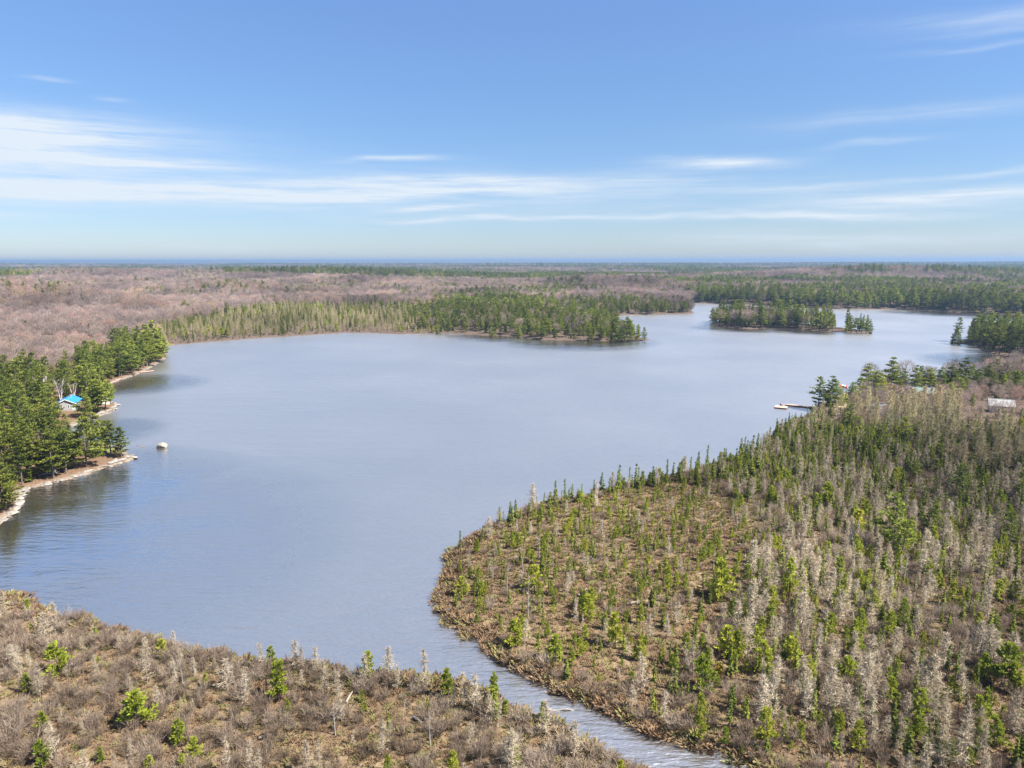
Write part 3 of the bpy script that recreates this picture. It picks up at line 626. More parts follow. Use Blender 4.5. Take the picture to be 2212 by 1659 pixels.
# larch swamp on the far shore
x, y = jitter(-360, 60, 480, 720, 3.4); s = shore(x, y); u, v = uv(x, y); rr = rng.uniform(size=x.size)
larchy = inpoly(u, v, [(352, 750), (330, 722), (430, 705), (640, 700), (930, 702), (1000, 722), (930, 726), (640, 732)]) & (s > 2)
q = larchy & (rr < .36); place('gold', x[q], y[q], rng.uniform(4, 8, q.sum()) * np.clip(.5 + s[q] / 40, .5, 1.1))
q = larchy & (rr > .36) & (rr < .58); place('spruce', x[q], y[q], rng.uniform(4, 9, q.sum()) * np.clip(.5 + s[q] / 40, .5, 1.1))
q = larchy & (rr > .58) & (rr < .66); place('young', x[q], y[q], rng.uniform(3, 7, q.sum()))
q = larchy & (rr > .7) & (s < 14); place('shrub', x[q], y[q], rng.uniform(1.4, 2.4, q.sum()))
# points and islands close along the water
hand('pine', [(1392, 734, 703), (1378, 735, 696), (1362, 736, 690), (1345, 737, 694), (1330, 737, 690), (1318, 737, 700), (1240, 734, 705), (1200, 734, 702), (1120, 728, 692), (968, 720, 680), (945, 720, 684), (1330, 728, 676), (1300, 733, 688), (1275, 734, 692), (1060, 725, 690)], .8)
for poly, pr in ((ISLE, .42), (EAST, .45)):
    w_ = np.array([at(*p) for p in poly]); x, y = jitter(w_[:, 0].min(), w_[:, 0].max(), w_[:, 1].min(), w_[:, 1].max(), 4.6); s = shore(x, y); u, v = uv(x, y); rr = rng.uniform(size=x.size)
    okm = inpoly(u, v, poly) & (s > 1.2) & infov(x, y, 1.2)
    if poly is ISLE: okm &= ~((u > 1806) & (u < 1818))
    else: okm &= ~((u < 2102) & ((u < 2058) | (u > 2076) & (u < 2092)))
    hs = np.where(u > 1800, .85, 1) if poly is ISLE else np.where(u < 2102, .8, 1.0)
    q = okm & (rr < pr); place('pine', x[q], y[q], ((11 + 10 * rng.uniform(size=x.size) ** 1.3) * hs)[q], .75)
    q = okm & (rr > pr) & (rr < pr + .32); place('spruce', x[q], y[q], (rng.uniform(7, 17, x.size) * hs)[q])
hand('pine', [(1770, 713, 668), (1785, 714, 672), (1798, 715, 676), (1838, 717, 680), (1851, 718, 679), (1861, 718, 684), (1871, 719, 681), (1880, 719, 684), (1538, 699, 664), (1549, 702, 660), (1562, 703, 666), (1644, 707, 660), (1690, 707, 663), (1718, 707, 668)], .8, .9)
hand('pine', [(2063, 741, 703), (2071, 742, 708), (2094, 744, 700), (2106, 746, 699), (2122, 755, 702), (2140, 760, 700), (2158, 765, 702), (2180, 770, 698), (2200, 774, 704)], .8, .9)
hand('spruce', [(2056, 741, 712), (1828, 716, 694), (2114, 748, 716)], .8)
# --- far shore on the right and everything beyond
x, y = jitter(100, 1200, 620, 1500, 5.8); s = shore(x, y); u, v = uv(x, y); rr = rng.uniform(size=x.size); pat = fbm(x / 70, y / 55, 91, 3)
okm = (s > 2) & infov(x, y, 1.12) & (y > 690) & (x > 250)
fr_ = okm & (s < 70); q = fr_ & (rr < .44); place('pine', x[q], y[q], 13 + 10 * rng.uniform(size=q.sum()) ** 1.2)
q = fr_ & (rr > .48) & (rr < .68); place('spruce', x[q], y[q], rng.uniform(8, 18, q.sum()))
q = fr_ & (rr > .68) & (rr < .8) & (s > 15); place('maple', x[q], y[q], rng.uniform(9, 13, q.sum()))
bk = okm & (s >= 70); cn = bk & (pat > .5)
q = cn & (rr < .40); place('pine', x[q], y[q], rng.uniform(11, 17, q.sum())); q = cn & (rr > .4) & (rr < .55); place('spruce', x[q], y[q], rng.uniform(9, 15, q.sum()))
q = bk & (rr > .55); place('maple', x[q], y[q], rng.uniform(9, 13, q.sum()))
def farband(y0, y1, sp, sc):
    X1 = y1 * .82; x, y = jitter(-X1, X1, y0, y1, sp); u_ok = infov(x, y, 1.08); x, y = x[u_ok], y[u_ok]; rr = rng.uniform(size=x.size)
    pat = fbm(x / 420 + 3, y / 300, 101, 4) + .10 * sstep(-.2, .6, x / y) ; big = fbm(x / 70, y / 70, 111, 2)
    c_ = (pat + .25 * (big - .5)) > .545
    q = c_ & (rr < .55); place('pine', x[q], y[q], rng.uniform(11, 17, q.sum()) * sc); q = c_ & (rr > .55) & (rr < .8); place('spruce', x[q], y[q], rng.uniform(10, 15, q.sum()) * sc)
    q = (~c_ | (rr > .8)) & (rr < .95); place('maple', x[q], y[q], rng.uniform(9, 13, q.sum()) * sc)
    q = ~c_ & (rr > .95); place('spruce', x[q], y[q], rng.uniform(10, 15, q.sum()) * sc)
def belt(poly, sp, mixw, hmul=1.0):
    w_ = np.array([at(*p) for p in poly]); x, y = jitter(w_[:, 0].min(), w_[:, 0].max(), w_[:, 1].min(), w_[:, 1].max(), sp); u, v = uv(x, y); rr = rng.uniform(size=x.size)
    okm = inpoly(u, v, poly) & infov(x, y, 1.1) & (fbm(x / 45, y / 45, 131, 2) > .38); lo = 0
    for key, f_, h0, h1 in mixw:
        q = okm & (rr >= lo) & (rr < lo + f_); place(key, x[q], y[q], rng.uniform(h0, h1, q.sum()) * hmul); lo += f_
belt([(250, 607), (900, 598), (900, 590), (640, 587), (250, 600)], 12, [('pine', .5, 12, 18), ('spruce', .4, 12, 18)], 1.2)
belt([(470, 620), (840, 608), (840, 602), (470, 611)], 9, [('pine', .45, 12, 18), ('spruce', .4, 10, 17)], 1.1)
belt([(-100, 628), (340, 622), (330, 615), (-100, 618)], 9, [('young', .55, 8, 13), ('gold', .25, 8, 12), ('spruce', .1, 9, 14)])
belt([(-100, 602), (260, 600), (260, 595), (-100, 596)], 14, [('spruce', .5, 12, 18), ('pine', .4, 12, 18)], 1.2)
belt([(-40, 684), (195, 673), (330, 679), (330, 668), (195, 663), (-40, 671)], 7, [('spruce', .28, 8, 14), ('young', .16, 7, 11), ('pine', .08, 10, 14)])
belt([(330, 668), (560, 654), (560, 648), (330, 660)], 8, [('spruce', .25, 8, 14), ('pine', .1, 10, 14)])
belt([(-60, 652), (260, 645), (420, 640), (420, 635), (-60, 645)], 9, [('spruce', .3, 9, 15), ('pine', .15, 10, 15)])
belt([(930, 672), (1050, 652), (1250, 640), (1330, 650), (1230, 658), (1060, 672), (1000, 690)], 6.5, [('pine', .28, 11, 17), ('spruce', .3, 9, 16), ('young', .12, 7, 11)])
belt([(1040, 628), (1330, 618), (1330, 608), (1040, 614)], 8.5, [('pine', .3, 11, 16), ('spruce', .3, 10, 16)], 1.1)
belt([(640, 660), (900, 650), (900, 644), (640, 652)], 8, [('spruce', .22, 9, 14), ('gold', .2, 8, 12)])
farband(1500, 2600, 9.5, 1.15); farband(2600, 4600, 17, 1.5); farband(4600, 8200, 34, 2.0)

# ------------------------------------------------------------------ plants: the largest 300 of a kind one by one, the rest in one mass
def region(u, v):
    if u < 372 and 745 < v < 1245: return 'on the cottage shore'
    if v > 1262 and ((u < 937 and v < 1438) or v > 1460 + .324 * (u - 759)): return 'on the near bog'
    if v > 930 and u > 900: return 'on the open bog point' if inpoly(np.array([u]), np.array([v]), OPEN)[0] else 'on the wooded bog'
    if v > 780 and u > 1690: return 'on the wooded neck'
    if inpoly(np.array([u]), np.array([v]), ISLE)[0]: return 'on the middle island'
    if u > 2040 and 725 < v < 800: return 'on the eastern island'
    if u > 1360 and v < 682: return 'on the far eastern shore'
    if 900 < u < 1500: return 'on the far point'
    return 'on the far western shore'
ONES = 'zero one two three four five six seven eight nine ten eleven twelve thirteen fourteen fifteen sixteen seventeen eighteen nineteen'.split()
TENS = 'x x twenty thirty forty fifty sixty seventy eighty ninety'.split()
def said(n):
    n = int(min(max(round(n), 0), 99)); return ONES[n] if n < 20 else TENS[n // 10] + ('' if n % 10 == 0 else '-' + ONES[n % 10])
def tenth(x): n = round(min(max(x, 0), 99) * 10); return said(n // 10) + '-point-' + ONES[n % 10]
def spot(u, v, fine=False): f_ = tenth if fine else said; return f'{f_(u / 22.12)} percent across, {f_(v / 16.59)} percent down'
taken = set()
def label_at(head, u, v):
    t = f'{head}, {spot(u, v)}'
    if t in taken: t = f'{head}, {spot(u, v, True)}'
    if t in taken: t = f'{head}, {spot(u + 2.3, v + 1.7, True)}'
    taken.add(t); return t
def scatter_group(name, sources):
    g = bpy.data.node_groups.new(name, 'GeometryNodeTree')
    g.interface.new_socket('Geometry', in_out='INPUT', socket_type='NodeSocketGeometry'); g.interface.new_socket('Geometry', in_out='OUTPUT', socket_type='NodeSocketGeometry')
    gi, go = g.nodes.new('NodeGroupInput'), g.nodes.new('NodeGroupOutput'); ip = g.nodes.new('GeometryNodeInstanceOnPoints'); jn = g.nodes.new('GeometryNodeJoinGeometry')
    for so in sources:
        oi = g.nodes.new('GeometryNodeObjectInfo'); oi.inputs['Object'].default_value = so; oi.inputs['As Instance'].default_value = True; g.links.new(oi.outputs['Geometry'], jn.inputs[0])
    def named(n, t): a = g.nodes.new('GeometryNodeInputNamedAttribute'); a.data_type = t; a.inputs[0].default_value = n; return a.outputs[0]
    ip.inputs['Pick Instance'].default_value = True
    g.links.new(gi.outputs[0], ip.inputs['Points']); g.links.new(jn.outputs[0], ip.inputs['Instance'])
    g.links.new(named('pick', 'INT'), ip.inputs['Instance Index']); g.links.new(named('turn', 'FLOAT_VECTOR'), ip.inputs['Rotation']); g.links.new(named('size', 'FLOAT_VECTOR'), ip.inputs['Scale'])
    g.links.new(ip.outputs[0], go.inputs[0]); return g
def scatter(name, label, meshes, x, y, z, turn, size, pick):
    me = bpy.data.meshes.new(name); n = len(x); me.vertices.add(n); me.vertices.foreach_set('co', np.stack([x, y, z], 1).astype(np.float32).ravel())
    a = me.attributes.new('pick', 'INT', 'POINT'); a.data.foreach_set('value', np.asarray(pick, np.int32))
    a = me.attributes.new('turn', 'FLOAT_VECTOR', 'POINT'); a.data.foreach_set('vector', np.asarray(turn, np.float32).ravel())
    a = me.attributes.new('size', 'FLOAT_VECTOR', 'POINT'); a.data.foreach_set('vector', np.asarray(size, np.float32).ravel())
    o = obj(name, me); src = [bpy.data.objects.new(mm.name, mm) for mm in meshes]
    md = o.modifiers.new('scatter', 'NODES'); md.node_group = scatter_group(name, src)
    return tag(o, label, kind='stuff')
LIMIT = 296
for key, K in KINDS.items():
    P = np.concatenate(K['pts']); x, y, h, ft = P.T; z = height(x, y) - .06; n = len(x)
    u, v = proj(np.stack([x, y, z], 1)); ut, vt = proj(np.stack([x, y, z + h], 1)); dist = np.sqrt(x * x + y * y + CAM_H ** 2)
    vis = (u > 6) & (u < 2206) & (vt < 1640) & ((v + vt) / 2 < 1659) & (y > 10)
    score = np.where(vis, h / dist, -1); order = np.argsort(-score); one = order[:LIMIT]; one = one[score[one] > 0]; rest = np.setdiff1d(np.arange(n), one)
    nv = len(K['vs']); pick = rng.integers(0, nv, n); pick = np.where((ft > 1.16) & (ft < 1.24) & (rng.uniform(size=n) < .8), 3 % nv, pick); rz = rng.uniform(0, 6.28, n); tilt = rng.normal(0, .03, (n, 2)); sc = h / K['H']; fat = rng.uniform(.85, 1.2, n) * ft
    hh = np.sort(h[one]); lo, hi = hh[len(hh) // 3], hh[2 * len(hh) // 3]
    for i in one:
        tm, cm, full = K['vs'][pick[i]]
        szw = 'small' if h[i] < lo else 'tall' if h[i] > hi else 'medium'
        if key == 'shrub': szw = {'small': 'low', 'tall': 'large', 'medium': 'medium'}[szw]
        shp = 'slender' if fat[i] < .97 else 'broad' if fat[i] > 1.08 else 'even'
        lab = label_at(f"{szw} {shp} {K['phrase']} {region(u[i], v[i])}", (u[i] + ut[i]) / 2, (v[i] + vt[i]) / 2)
        s3 = (float(sc[i] * fat[i]), float(sc[i] * fat[i]), float(sc[i]))
        if tm is None:
            o = obj(K['name'], cm, None, (x[i], y[i], z[i]), (tilt[i, 0], tilt[i, 1], rz[i]), s3); tag(o, lab, K['cat'], K['group'])
        else:
            o = thing(K['name'], lab, K['cat'], (x[i], y[i], z[i]), rz[i], K['group'], s3); o.rotation_euler = (tilt[i, 0], tilt[i, 1], rz[i])
            obj('trunk', tm, o); obj(K['crown'], cm, o)
    if len(rest):
        size = np.stack([sc * fat, sc * fat, sc], 1)[rest]; turn = np.stack([tilt[:, 0], tilt[:, 1], rz], 1)[rest]
        scatter(K['stuff'], K['stufflabel'], [q_[2] for q_ in K['vs']], x[rest], y[rest], z[rest], turn, size, pick[rest])
    print('PLANTS', key, n, 'single', len(one))

# low heath over the bogs
x, y = jitter(-85, 300, 40, 245, .72); s = shore(x, y); okm = (s > -.3) & infov(x, y) & (bogness(x, y) > .3) & (rng.uniform(size=x.size) < .72)
x, y, s = x[okm], y[okm], s[okm]; z = height(x, y); okm = z > -.05; x, y, z, s = x[okm], y[okm], z[okm], s[okm]; n = len(x)
sc = rng.uniform(.5, 1.25, n) * (.75 + .7 * (s < 2.5)); size = np.stack([sc * 1.2, sc * 1.2, sc], 1); turn = np.stack([np.zeros(n), np.zeros(n), rng.uniform(0, 6.28, n)], 1)
hm = [mesh('heath_tussock', t_.v, t_.f, M['heath']) for t_ in (tussock(.5, .8), tussock(.4, 1.0), tussock(.6, .6, 26))]
scatter('bog_heath', 'low rust brown heath and sedge covering the bog', hm, x, y, z, turn, size, rng.integers(0, 3, n))
print('HEATH', n)
# ------------------------------------------------------------------ buildings, docks, rocks, logs
def box(b, x0, x1, y0, y1, z0, z1):
    p = [V3(x, y, z) for z in (z0, z1) for x, y in ((x0, y0), (x1, y0), (x1, y1), (x0, y1))]; i = len(b.v); b.v += p
    b.f += [tuple(i + q for q in f) for f in ((3, 2, 1, 0), (4, 5, 6, 7), (0, 1, 5, 4), (1, 2, 6, 5), (2, 3, 7, 6), (3, 0, 4, 7))]
def boxobj(name, parent, m_, *a):
    b = MBld(); box(b, *a); return obj(name, mesh(name, b.v, b.f, M[m_]), parent)
def ground_z(x, y): return float(height([x], [y])[0])
M['bluemetal'] = plain('blue_metal_roof', (.03, .22, .46), .35, .12, 1.5, .0, .25, (8, .2, .2))
M['whitemetal'] = plain('white_metal_roof', (.30, .295, .295), .5, .10, 1.2, .0, .15, (.2, 6, .2))
M['greymetal'] = plain('grey_shingles', (.30, .29, .27), .8, .25, 3)
M['greenroof'] = plain('pale_green_roof', (.15, .20, .175), .6, .15, 2)
M['greysiding'] = plain('grey_siding', (.33, .32, .31), .8, .12, 1.0, 0, .2, (5, 5, .2))
M['whitepaint'] = plain('white_paint', (.76, .75, .72), .6, .08, 2)
M['redpaint'] = plain('dark_red_boards', (.085, .018, .018), .8, .25, 2, 0, .2, (4, 4, .3))
M['cream'] = plain('cream_siding', (.55, .48, .38), .8, .12, 2)
M['glass'] = plain('window_glass', (.05, .07, .09), .08, .2, 2)
M['deck'] = plain('weathered_planks', (.52, .34, .26), .8, .2, 2.0, 0, .3, (6, .4, 1))
M['darkwood'] = plain('wet_dark_timber', (.07, .055, .05), .7, .3, 3)
M['flagred'] = plain('red_cloth', (.62, .02, .03), .7, .08, 3); M['flagwhite'] = plain('white_cloth', (.80, .80, .80), .7, .05, 3)
M['yellow'] = leafy('yellow_leaves', [(0, (.32, .26, .03)), (1, (.40, .30, .05))], .3)
M['concrete'] = plain('stone_footing', (.36, .34, .32), .9, .2, 3)

def house(label, u, v, rz, w_, l_, h_, rise, wallm, roofm, over=.45, wins=(), chimney=False, door=None, cat='cabin', name='lake_cabin'):
    """ridge runs along local y; the gable at y = -l/2"""
    p = at(u, v, .8); z = ground_z(*p); t = thing(name, label, cat, (p[0], p[1], z), rz)
    boxobj('footing', t, 'concrete', -w_ / 2 + .05, w_ / 2 - .05, -l_ / 2 + .05, l_ / 2 - .05, -1.2, .25)
    b = MBld(); x0, x1, y0, y1 = -w_ / 2, w_ / 2, -l_ / 2, l_ / 2; i = 0
    b.v = [V3(x, y, zz) for y in (y0, y1) for x, zz in ((x0, .25), (x1, .25), (x1, h_), (0, h_ + rise), (x0, h_))]
    b.f = [(0, 1, 2, 3, 4), (9, 8, 7, 6, 5), (1, 6, 7, 2), (5, 0, 4, 9), (0, 5, 6, 1)]
    obj('wall', mesh('wall', b.v, b.f, M[wallm]), t)
    b = MBld(); k_ = rise / (w_ / 2); e = w_ / 2 + over; a0, a1 = y0 - over, y1 + over; th = .14
    for s_ in (-1, 1):
        q = [V3(0, a0, h_ + rise + .02), V3(s_ * e, a0, h_ - k_ * over + .02), V3(s_ * e, a1, h_ - k_ * over + .02), V3(0, a1, h_ + rise + .02)]
        i = len(b.v); b.v += q + [c + V3(0, 0, th) for c in q]
        b.f += [tuple(i + j for j in f) for f in ((0, 1, 2, 3), (7, 6, 5, 4), (0, 4, 5, 1), (1, 5, 6, 2), (2, 6, 7, 3))]
    roof = obj('roof', mesh('roof', b.v, b.f, M[roofm]), t)
    boxobj('ridge_cap', roof, roofm, -.16, .16, a0 - .01, a1 + .01, h_ + rise + th - .03, h_ + rise + th + .07)
    b = MBld()
    for s_ in (-1, 1):
        q = [V3(0, a0 - .04, h_ + rise - .04), V3(s_ * (e + .02), a0 - .04, h_ - k_ * over - .06), V3(s_ * (e + .02), a0 - .04, h_ - k_ * over + .17), V3(0, a0 - .04, h_ + rise + .19)]
        i = len(b.v); b.v += q + [c + V3(0, .035, 0) for c in q]; b.f += [tuple(i + j for j in f) for f in ((0, 1, 2, 3), (7, 6, 5, 4), (0, 4, 5, 1), (1, 5, 6, 2), (2, 6, 7, 3), (3, 7, 4, 0))]
    obj('fascia', mesh('fascia', b.v, b.f, M['whitepaint']), roof)
    if chimney: boxobj('chimney', roof, 'whitemetal', .5, .9, l_ * .1, l_ * .1 + .4, h_ + rise * .5, h_ + rise + .8)
    for side, c, zb, ww, wh in wins:                    # g: near gable, l / r: the long walls
        if side == 'g': fr_, gl_ = (c - ww / 2, c + ww / 2, y0 - .05, y0 + .02, zb, zb + wh), (c - ww / 2 + .1, c + ww / 2 - .1, y0 - .065, y0 - .052, zb + .1, zb + wh - .1)
        else:
            X0 = (x0 - .05, x0 + .02, x0 - .065, x0 - .052) if side == 'l' else (x1 - .02, x1 + .05, x1 + .052, x1 + .065)
            fr_, gl_ = (X0[0], X0[1], c - ww / 2, c + ww / 2, zb, zb + wh), (X0[2], X0[3], c - ww / 2 + .1, c + ww / 2 - .1, zb + .1, zb + wh - .1)
        wn = boxobj('window', t, 'whitepaint', *fr_); boxobj('pane', wn, 'glass', *gl_)
    if door is not None:
        d_ = boxobj('door', t, 'whitepaint', door - .45, door + .45, y0 - .06, y0 + .02, .3, 2.3); boxobj('handle', d_, 'darkwood', door + .3, door + .36, y0 - .10, y0 - .06, 1.2, 1.35)
    return t
house('grey cabin with a bright blue metal roof among the birches', 150, 886, R(20), 6.2, 10.0, 2.6, 1.5, 'greysiding', 'bluemetal', wins=[('g', -2.2, .9, .55, 1.4), ('g', -1.3, .9, .55, 1.4), ('g', 1.0, .9, .6, 1.3), ('r', -3, 1, 1.4, 1.1), ('r', 2, 1, 1.4, 1.1), ('l', -2, 1, 1.2, 1.1)], chimney=True, door=2.5)
house('dark red cottage with a grey roof half hidden under pines', 104, 1018, R(38), 4.6, 7.0, 2.3, 1.2, 'redpaint', 'greymetal', wins=[('g', -.9, .9, .8, .9), ('l', 0, .9, 1.2, .9)], door=1.0)
house('long low building with a white metal roof in the hardwoods', 2158, 906, R(62), 6.0, 6.8, 2.3, 1.7, 'greysiding', 'whitemetal', wins=[('l', 1.5, .9, 1.1, 1.0), ('g', 2, .9, 1.0, 1.0)], door=-1.5, cat='building', name='metal_roofed_building')
house('small white cabin between the spruces of the neck', 1896, 897, R(20), 3.4, 4.5, 2.2, 1.1, 'whitepaint', 'whitemetal', wins=[('g', -.7, .9, .7, .9), ('l', .3, .9, .9, .9)], door=.8)
house('cottage with a pale green roof behind bare hardwoods', 1992, 866, R(70), 5.0, 7.0, 2.5, 1.5, 'cream', 'greenroof', wins=[('l', -1.5, .9, 1.1, 1.0), ('g', 1, .9, .9, 1.0)], door=-1.0)
house('far pale house beside a sandy clearing in the woods', 1163, 615, R(80), 9.0, 13.0, 4.6, 2.6, 'cream', 'whitemetal', wins=[('l', -3, 1.2, 1.8, 1.8), ('l', 2, 1.2, 1.8, 1.8)], cat='house', name='far_house')
house('small pale shed with a white roof behind the shore pines', 228, 872, R(30), 3.0, 4.0, 2.1, .9, 'cream', 'whitemetal', wins=[('g', .4, .9, .7, .8)], door=-.7, cat='shed', name='garden_shed')

# docks
def dock(name, label, cat, a, b_, wd, top, posts=True, extra=None):
    p, q = at(*a), at(*b_); L = float(np.hypot(*(q - p))); ang = math.atan2(q[1] - p[1], q[0] - p[0])
    t = thing(name, label, cat, (p[0], p[1], 0), ang)
    n = max(2, int(L / 1.5))
    for i in range(n): boxobj('deck_section', t, 'deck', L * i / n + .012, L * (i + 1) / n - .012, -wd / 2, wd / 2, top - .10, top + (.008 if i % 2 else 0))
    for s_ in (-1, 1): boxobj('side_beam', t, 'darkwood', -.02, L + .02, s_ * wd / 2 - .07 * (s_ > 0) + (.002 if s_ > 0 else -.002), s_ * wd / 2 + .07 * (s_ < 0) + (.002 if s_ > 0 else -.002), top - .42, top - .105)
    if posts:
        for x_ in np.linspace(.4, L - .4, max(2, int(L / 4))):
            for s_ in (-1, 1):
                b = MBld(); b.tube([V3(x_, s_ * (wd / 2 + .09), -1.6), V3(x_, s_ * (wd / 2 + .09), top + .25)], [.075, .07], 6); b.f.append(tuple(range(6, 12))); obj('post', mesh('post', b.v, b.f, M['darkwood']), t)
    return t, L
dock('boat_dock', 'long narrow wooden dock running out from the lone pine', 'dock', (1765, 883), (1697, 876), 1.5, .55)
raft, rl = dock('swim_raft', 'square wooden swim raft floating off the end of the dock', 'raft', (1701, 882.5), (1674, 880), 4.2, .50, posts=False)
boxobj('float', raft, 'darkwood', .3, rl - .3, -1.9, 1.9, -.25, .09)
ch = thing('deck_chair', 'small dark reclining chair on the swim raft', 'chair', (0, 0, 0)); p = at(1688, 880); ch.location = (p[0], p[1], .512); ch.rotation_euler = (0, 0, .6)
boxobj('seat', ch, 'darkwood', -.35, .45, -.32, .32, .32, .40)
b = MBld(); b.v = [V3(-.35, -.32, .40), V3(-.35, .32, .40), V3(-.75, .32, 1.05), V3(-.75, -.32, 1.05), V3(-.41, -.32, .37), V3(-.41, .32, .37), V3(-.81, .32, 1.02), V3(-.81, -.32, 1.02)]
b.f = [(0, 1, 2, 3), (7, 6, 5, 4), (0, 4, 5, 1), (1, 5, 6, 2), (2, 6, 7, 3), (3, 7, 4, 0)]; obj('backrest', mesh('backrest', b.v, b.f, M['darkwood']), ch)
for lx in (-.3, .4):
    for ly in (-.29, .29): boxobj('leg', ch, 'darkwood', lx - .03, lx + .03, ly - .03, ly + .03, 0, .32)
bn = thing('raft_bench', 'pale low bench along the far edge of the swim raft', 'bench', (0, 0, 0)); p = at(1692, 878.6); bn.location = (p[0], p[1], .512); bn.rotation_euler = (0, 0, raft.rotation_euler[2])
boxobj('seat', bn, 'deck', -1.2, 1.2, -.25, .25, .38, .46)
for lx in (-1.0, 1.0): boxobj('leg', bn, 'darkwood', lx - .06, lx + .06, -.2, .2, 0, .38)
dock('plank_dock', 'pale plank dock under the dark cedars of the cottage shore', 'dock', (300, 806), (333, 802.5), 2.0, .5)
dock('plank_dock', 'short pale dock beside a second one below tall pines', 'dock', (236, 824), (262, 820.5), 2.2, .5)
dock('plank_dock', 'narrow white dock nearest the tall pines in the bay', 'dock', (232, 829), (252, 826), 1.3, .45)
# flag on its pole
p = at(1812, 861, .8); zf = ground_z(*p); FH = max(4.5, height_to(1812, 861, 828, .8))
fp = thing('flag_pole', 'white flag pole at the sandy tip of the neck', 'flag pole', (p[0], p[1], zf))
b = MBld(); b.tube([V3(0, 0, -.2), V3(0, 0, FH)], [.06, .035], 8); obj('pole', mesh('pole', b.v, b.f, M['whitepaint']), fp)
b = MBld(); b.tube([V3(0, 0, FH - .01), V3(0, 0, FH + .06), V3(0, 0, FH + .12)], [.04, .08, .01], 8); obj('finial', mesh('finial', b.v, b.f, M['whitemetal']), fp)
fl = thing('flag', 'red and white maple leaf flag flying from the white pole', 'flag', (p[0], p[1], zf + FH - 1.6), R(-12))
FW, FHt = 2.6, 1.35
def wavez(s_): return .16 * math.sin(s_ * 2.6) * min(s_, 1)
def cloth(x0, x1, name, m_, parent, n=8):
    b = MBld()
    for o_ in (-.012, .012):
        for i in range(n + 1):
            x_ = x0 + (x1 - x0) * i / n
            for zz in (0, FHt): b.v.append(V3(x_, wavez(x_) + o_, zz + .10 * math.sin(x_ * 1.3) - .10 * x_))
    N2 = 2 * (n + 1)
    for i in range(n):
        b.f += [(2 * i, 2 * i + 2, 2 * i + 3, 2 * i + 1), (N2 + 2 * i + 1, N2 + 2 * i + 3, N2 + 2 * i + 2, N2 + 2 * i)]
        b.f += [(2 * i + 1, 2 * i + 3, N2 + 2 * i + 3, N2 + 2 * i + 1), (2 * i + 2, 2 * i, N2 + 2 * i, N2 + 2 * i + 2)]
    return obj(name, mesh(name, b.v, b.f, M[m_], smooth=True), parent)
cloth(.06, .06 + FW * .25, 'red_band', 'flagred', fl); wb = cloth(.06 + FW * .25, .06 + FW * .75, 'white_field', 'flagwhite', fl); cloth(.06 + FW * .75, .06 + FW, 'red_band', 'flagred', fl)
LEAF = [(0, 1), (.12, .72), (.32, .82), (.26, .42), (.5, .62), (.56, .48), (.84, .52), (.74, .26), (.9, .16), (.5, -.22), (.54, -.42), (.07, -.34), (.07, -.8)]
LEAF = LEAF + [(-a_, b2) for a_, b2 in LEAF[::-1] if a_ > 0]
for o_ in (-.03, .03):
    b = MBld(); cx_, cz_ = .06 + FW * .5, FHt * .5
    b.v = [V3(cx_ + a_ * .5, wavez(cx_ + a_ * .5) + o_, cz_ + b2 * .5 + .10 * math.sin(cx_ * 1.3) - .10 * cx_) for a_, b2 in LEAF]; b.v.append(V3(cx_, wavez(cx_) + o_, cz_ + .10 * math.sin(cx_ * 1.3) - .10 * cx_))
    nL = len(LEAF); b.f = [(i, (i + 1) % nL, nL) for i in range(nL)]; obj('maple_leaf', mesh('maple_leaf', b.v, b.f, M['flagred']), wb)

LK = [tuple(q) for q in LAKE]; RK0, RK1 = LK.index((265, 820)), LK.index((0, 1132))
# rocks
def rock_mesh(name, sx, sy, sz, m_, seed, flat=0.0):
    import bmesh as bmh
    bm = bmh.new(); bmh.ops.create_icosphere(bm, subdivisions=3, radius=1.0); r_ = np.random.default_rng(seed)
    pl = [(r_.normal(size=3), r_.uniform(.55, .85)) for _ in range(9)]; pl = [(n_ / np.linalg.norm(n_), d_) for n_, d_ in pl]
    for q in bm.verts:
        c_ = np.array(q.co)
        for n_, d_ in pl:
            e_ = c_ @ n_ - d_
            if e_ > 0: c_ = c_ - n_ * e_ * .9
        c_ = c_ * (1 + .06 * (vnoise(np.array([c_[0] * 3 + seed]), np.array([c_[1] * 3 + c_[2] * 2]), seed)[0] - .5))
        q.co = (c_[0] * sx, c_[1] * sy, max(c_[2], -.45) * sz)
    me = bpy.data.meshes.new(name); bm.to_mesh(me); bm.free(); me.materials.append(M[m_]); return me
def rock(name, label, u, v, sx, sy, sz, m_='rock', seed=0, rz=0.0, group=None, lift=0.0, cat='rock'):
    p = at(u, v); z = max(ground_z(*p), -.15); o = obj(name, rock_mesh(name, sx, sy, sz, m_, seed), None, (p[0], p[1], z + lift), (0, 0, rz)); tag(o, label, cat, group); return o
M['paleboulder'] = plain('pale_boulder', (.27, .25, .21), .85, .22, 1.0, 0, .5)
rock('boulder', 'big pale boulder standing alone in the open lake', 351, 967.5, 1.75, 1.5, 1.6, 'paleboulder', 5, .3, cat='boulder', lift=.25)
BO = bpy.data.objects['boulder']; obj('wet_base', rock_mesh('wet_base', 1.9, 1.6, .62, 'darkrock', 15), BO, (0, 0, -.2))
rock('awash_rock', 'flat dark rock awash just inside the lone boulder', 331, 969, .6, .35, .22, 'darkrock', 6, lift=.08)
rock('awash_rock', 'thin rock shelf breaking the surface off the point', 303, 963, 1.3, .5, .22, 'darkrock', 8, .2, lift=.08); rock('awash_rock', 'low grey rock beside the shelf off the point', 309, 966.5, .9, .45, .2, 'darkrock', 9, -.2, lift=.08)
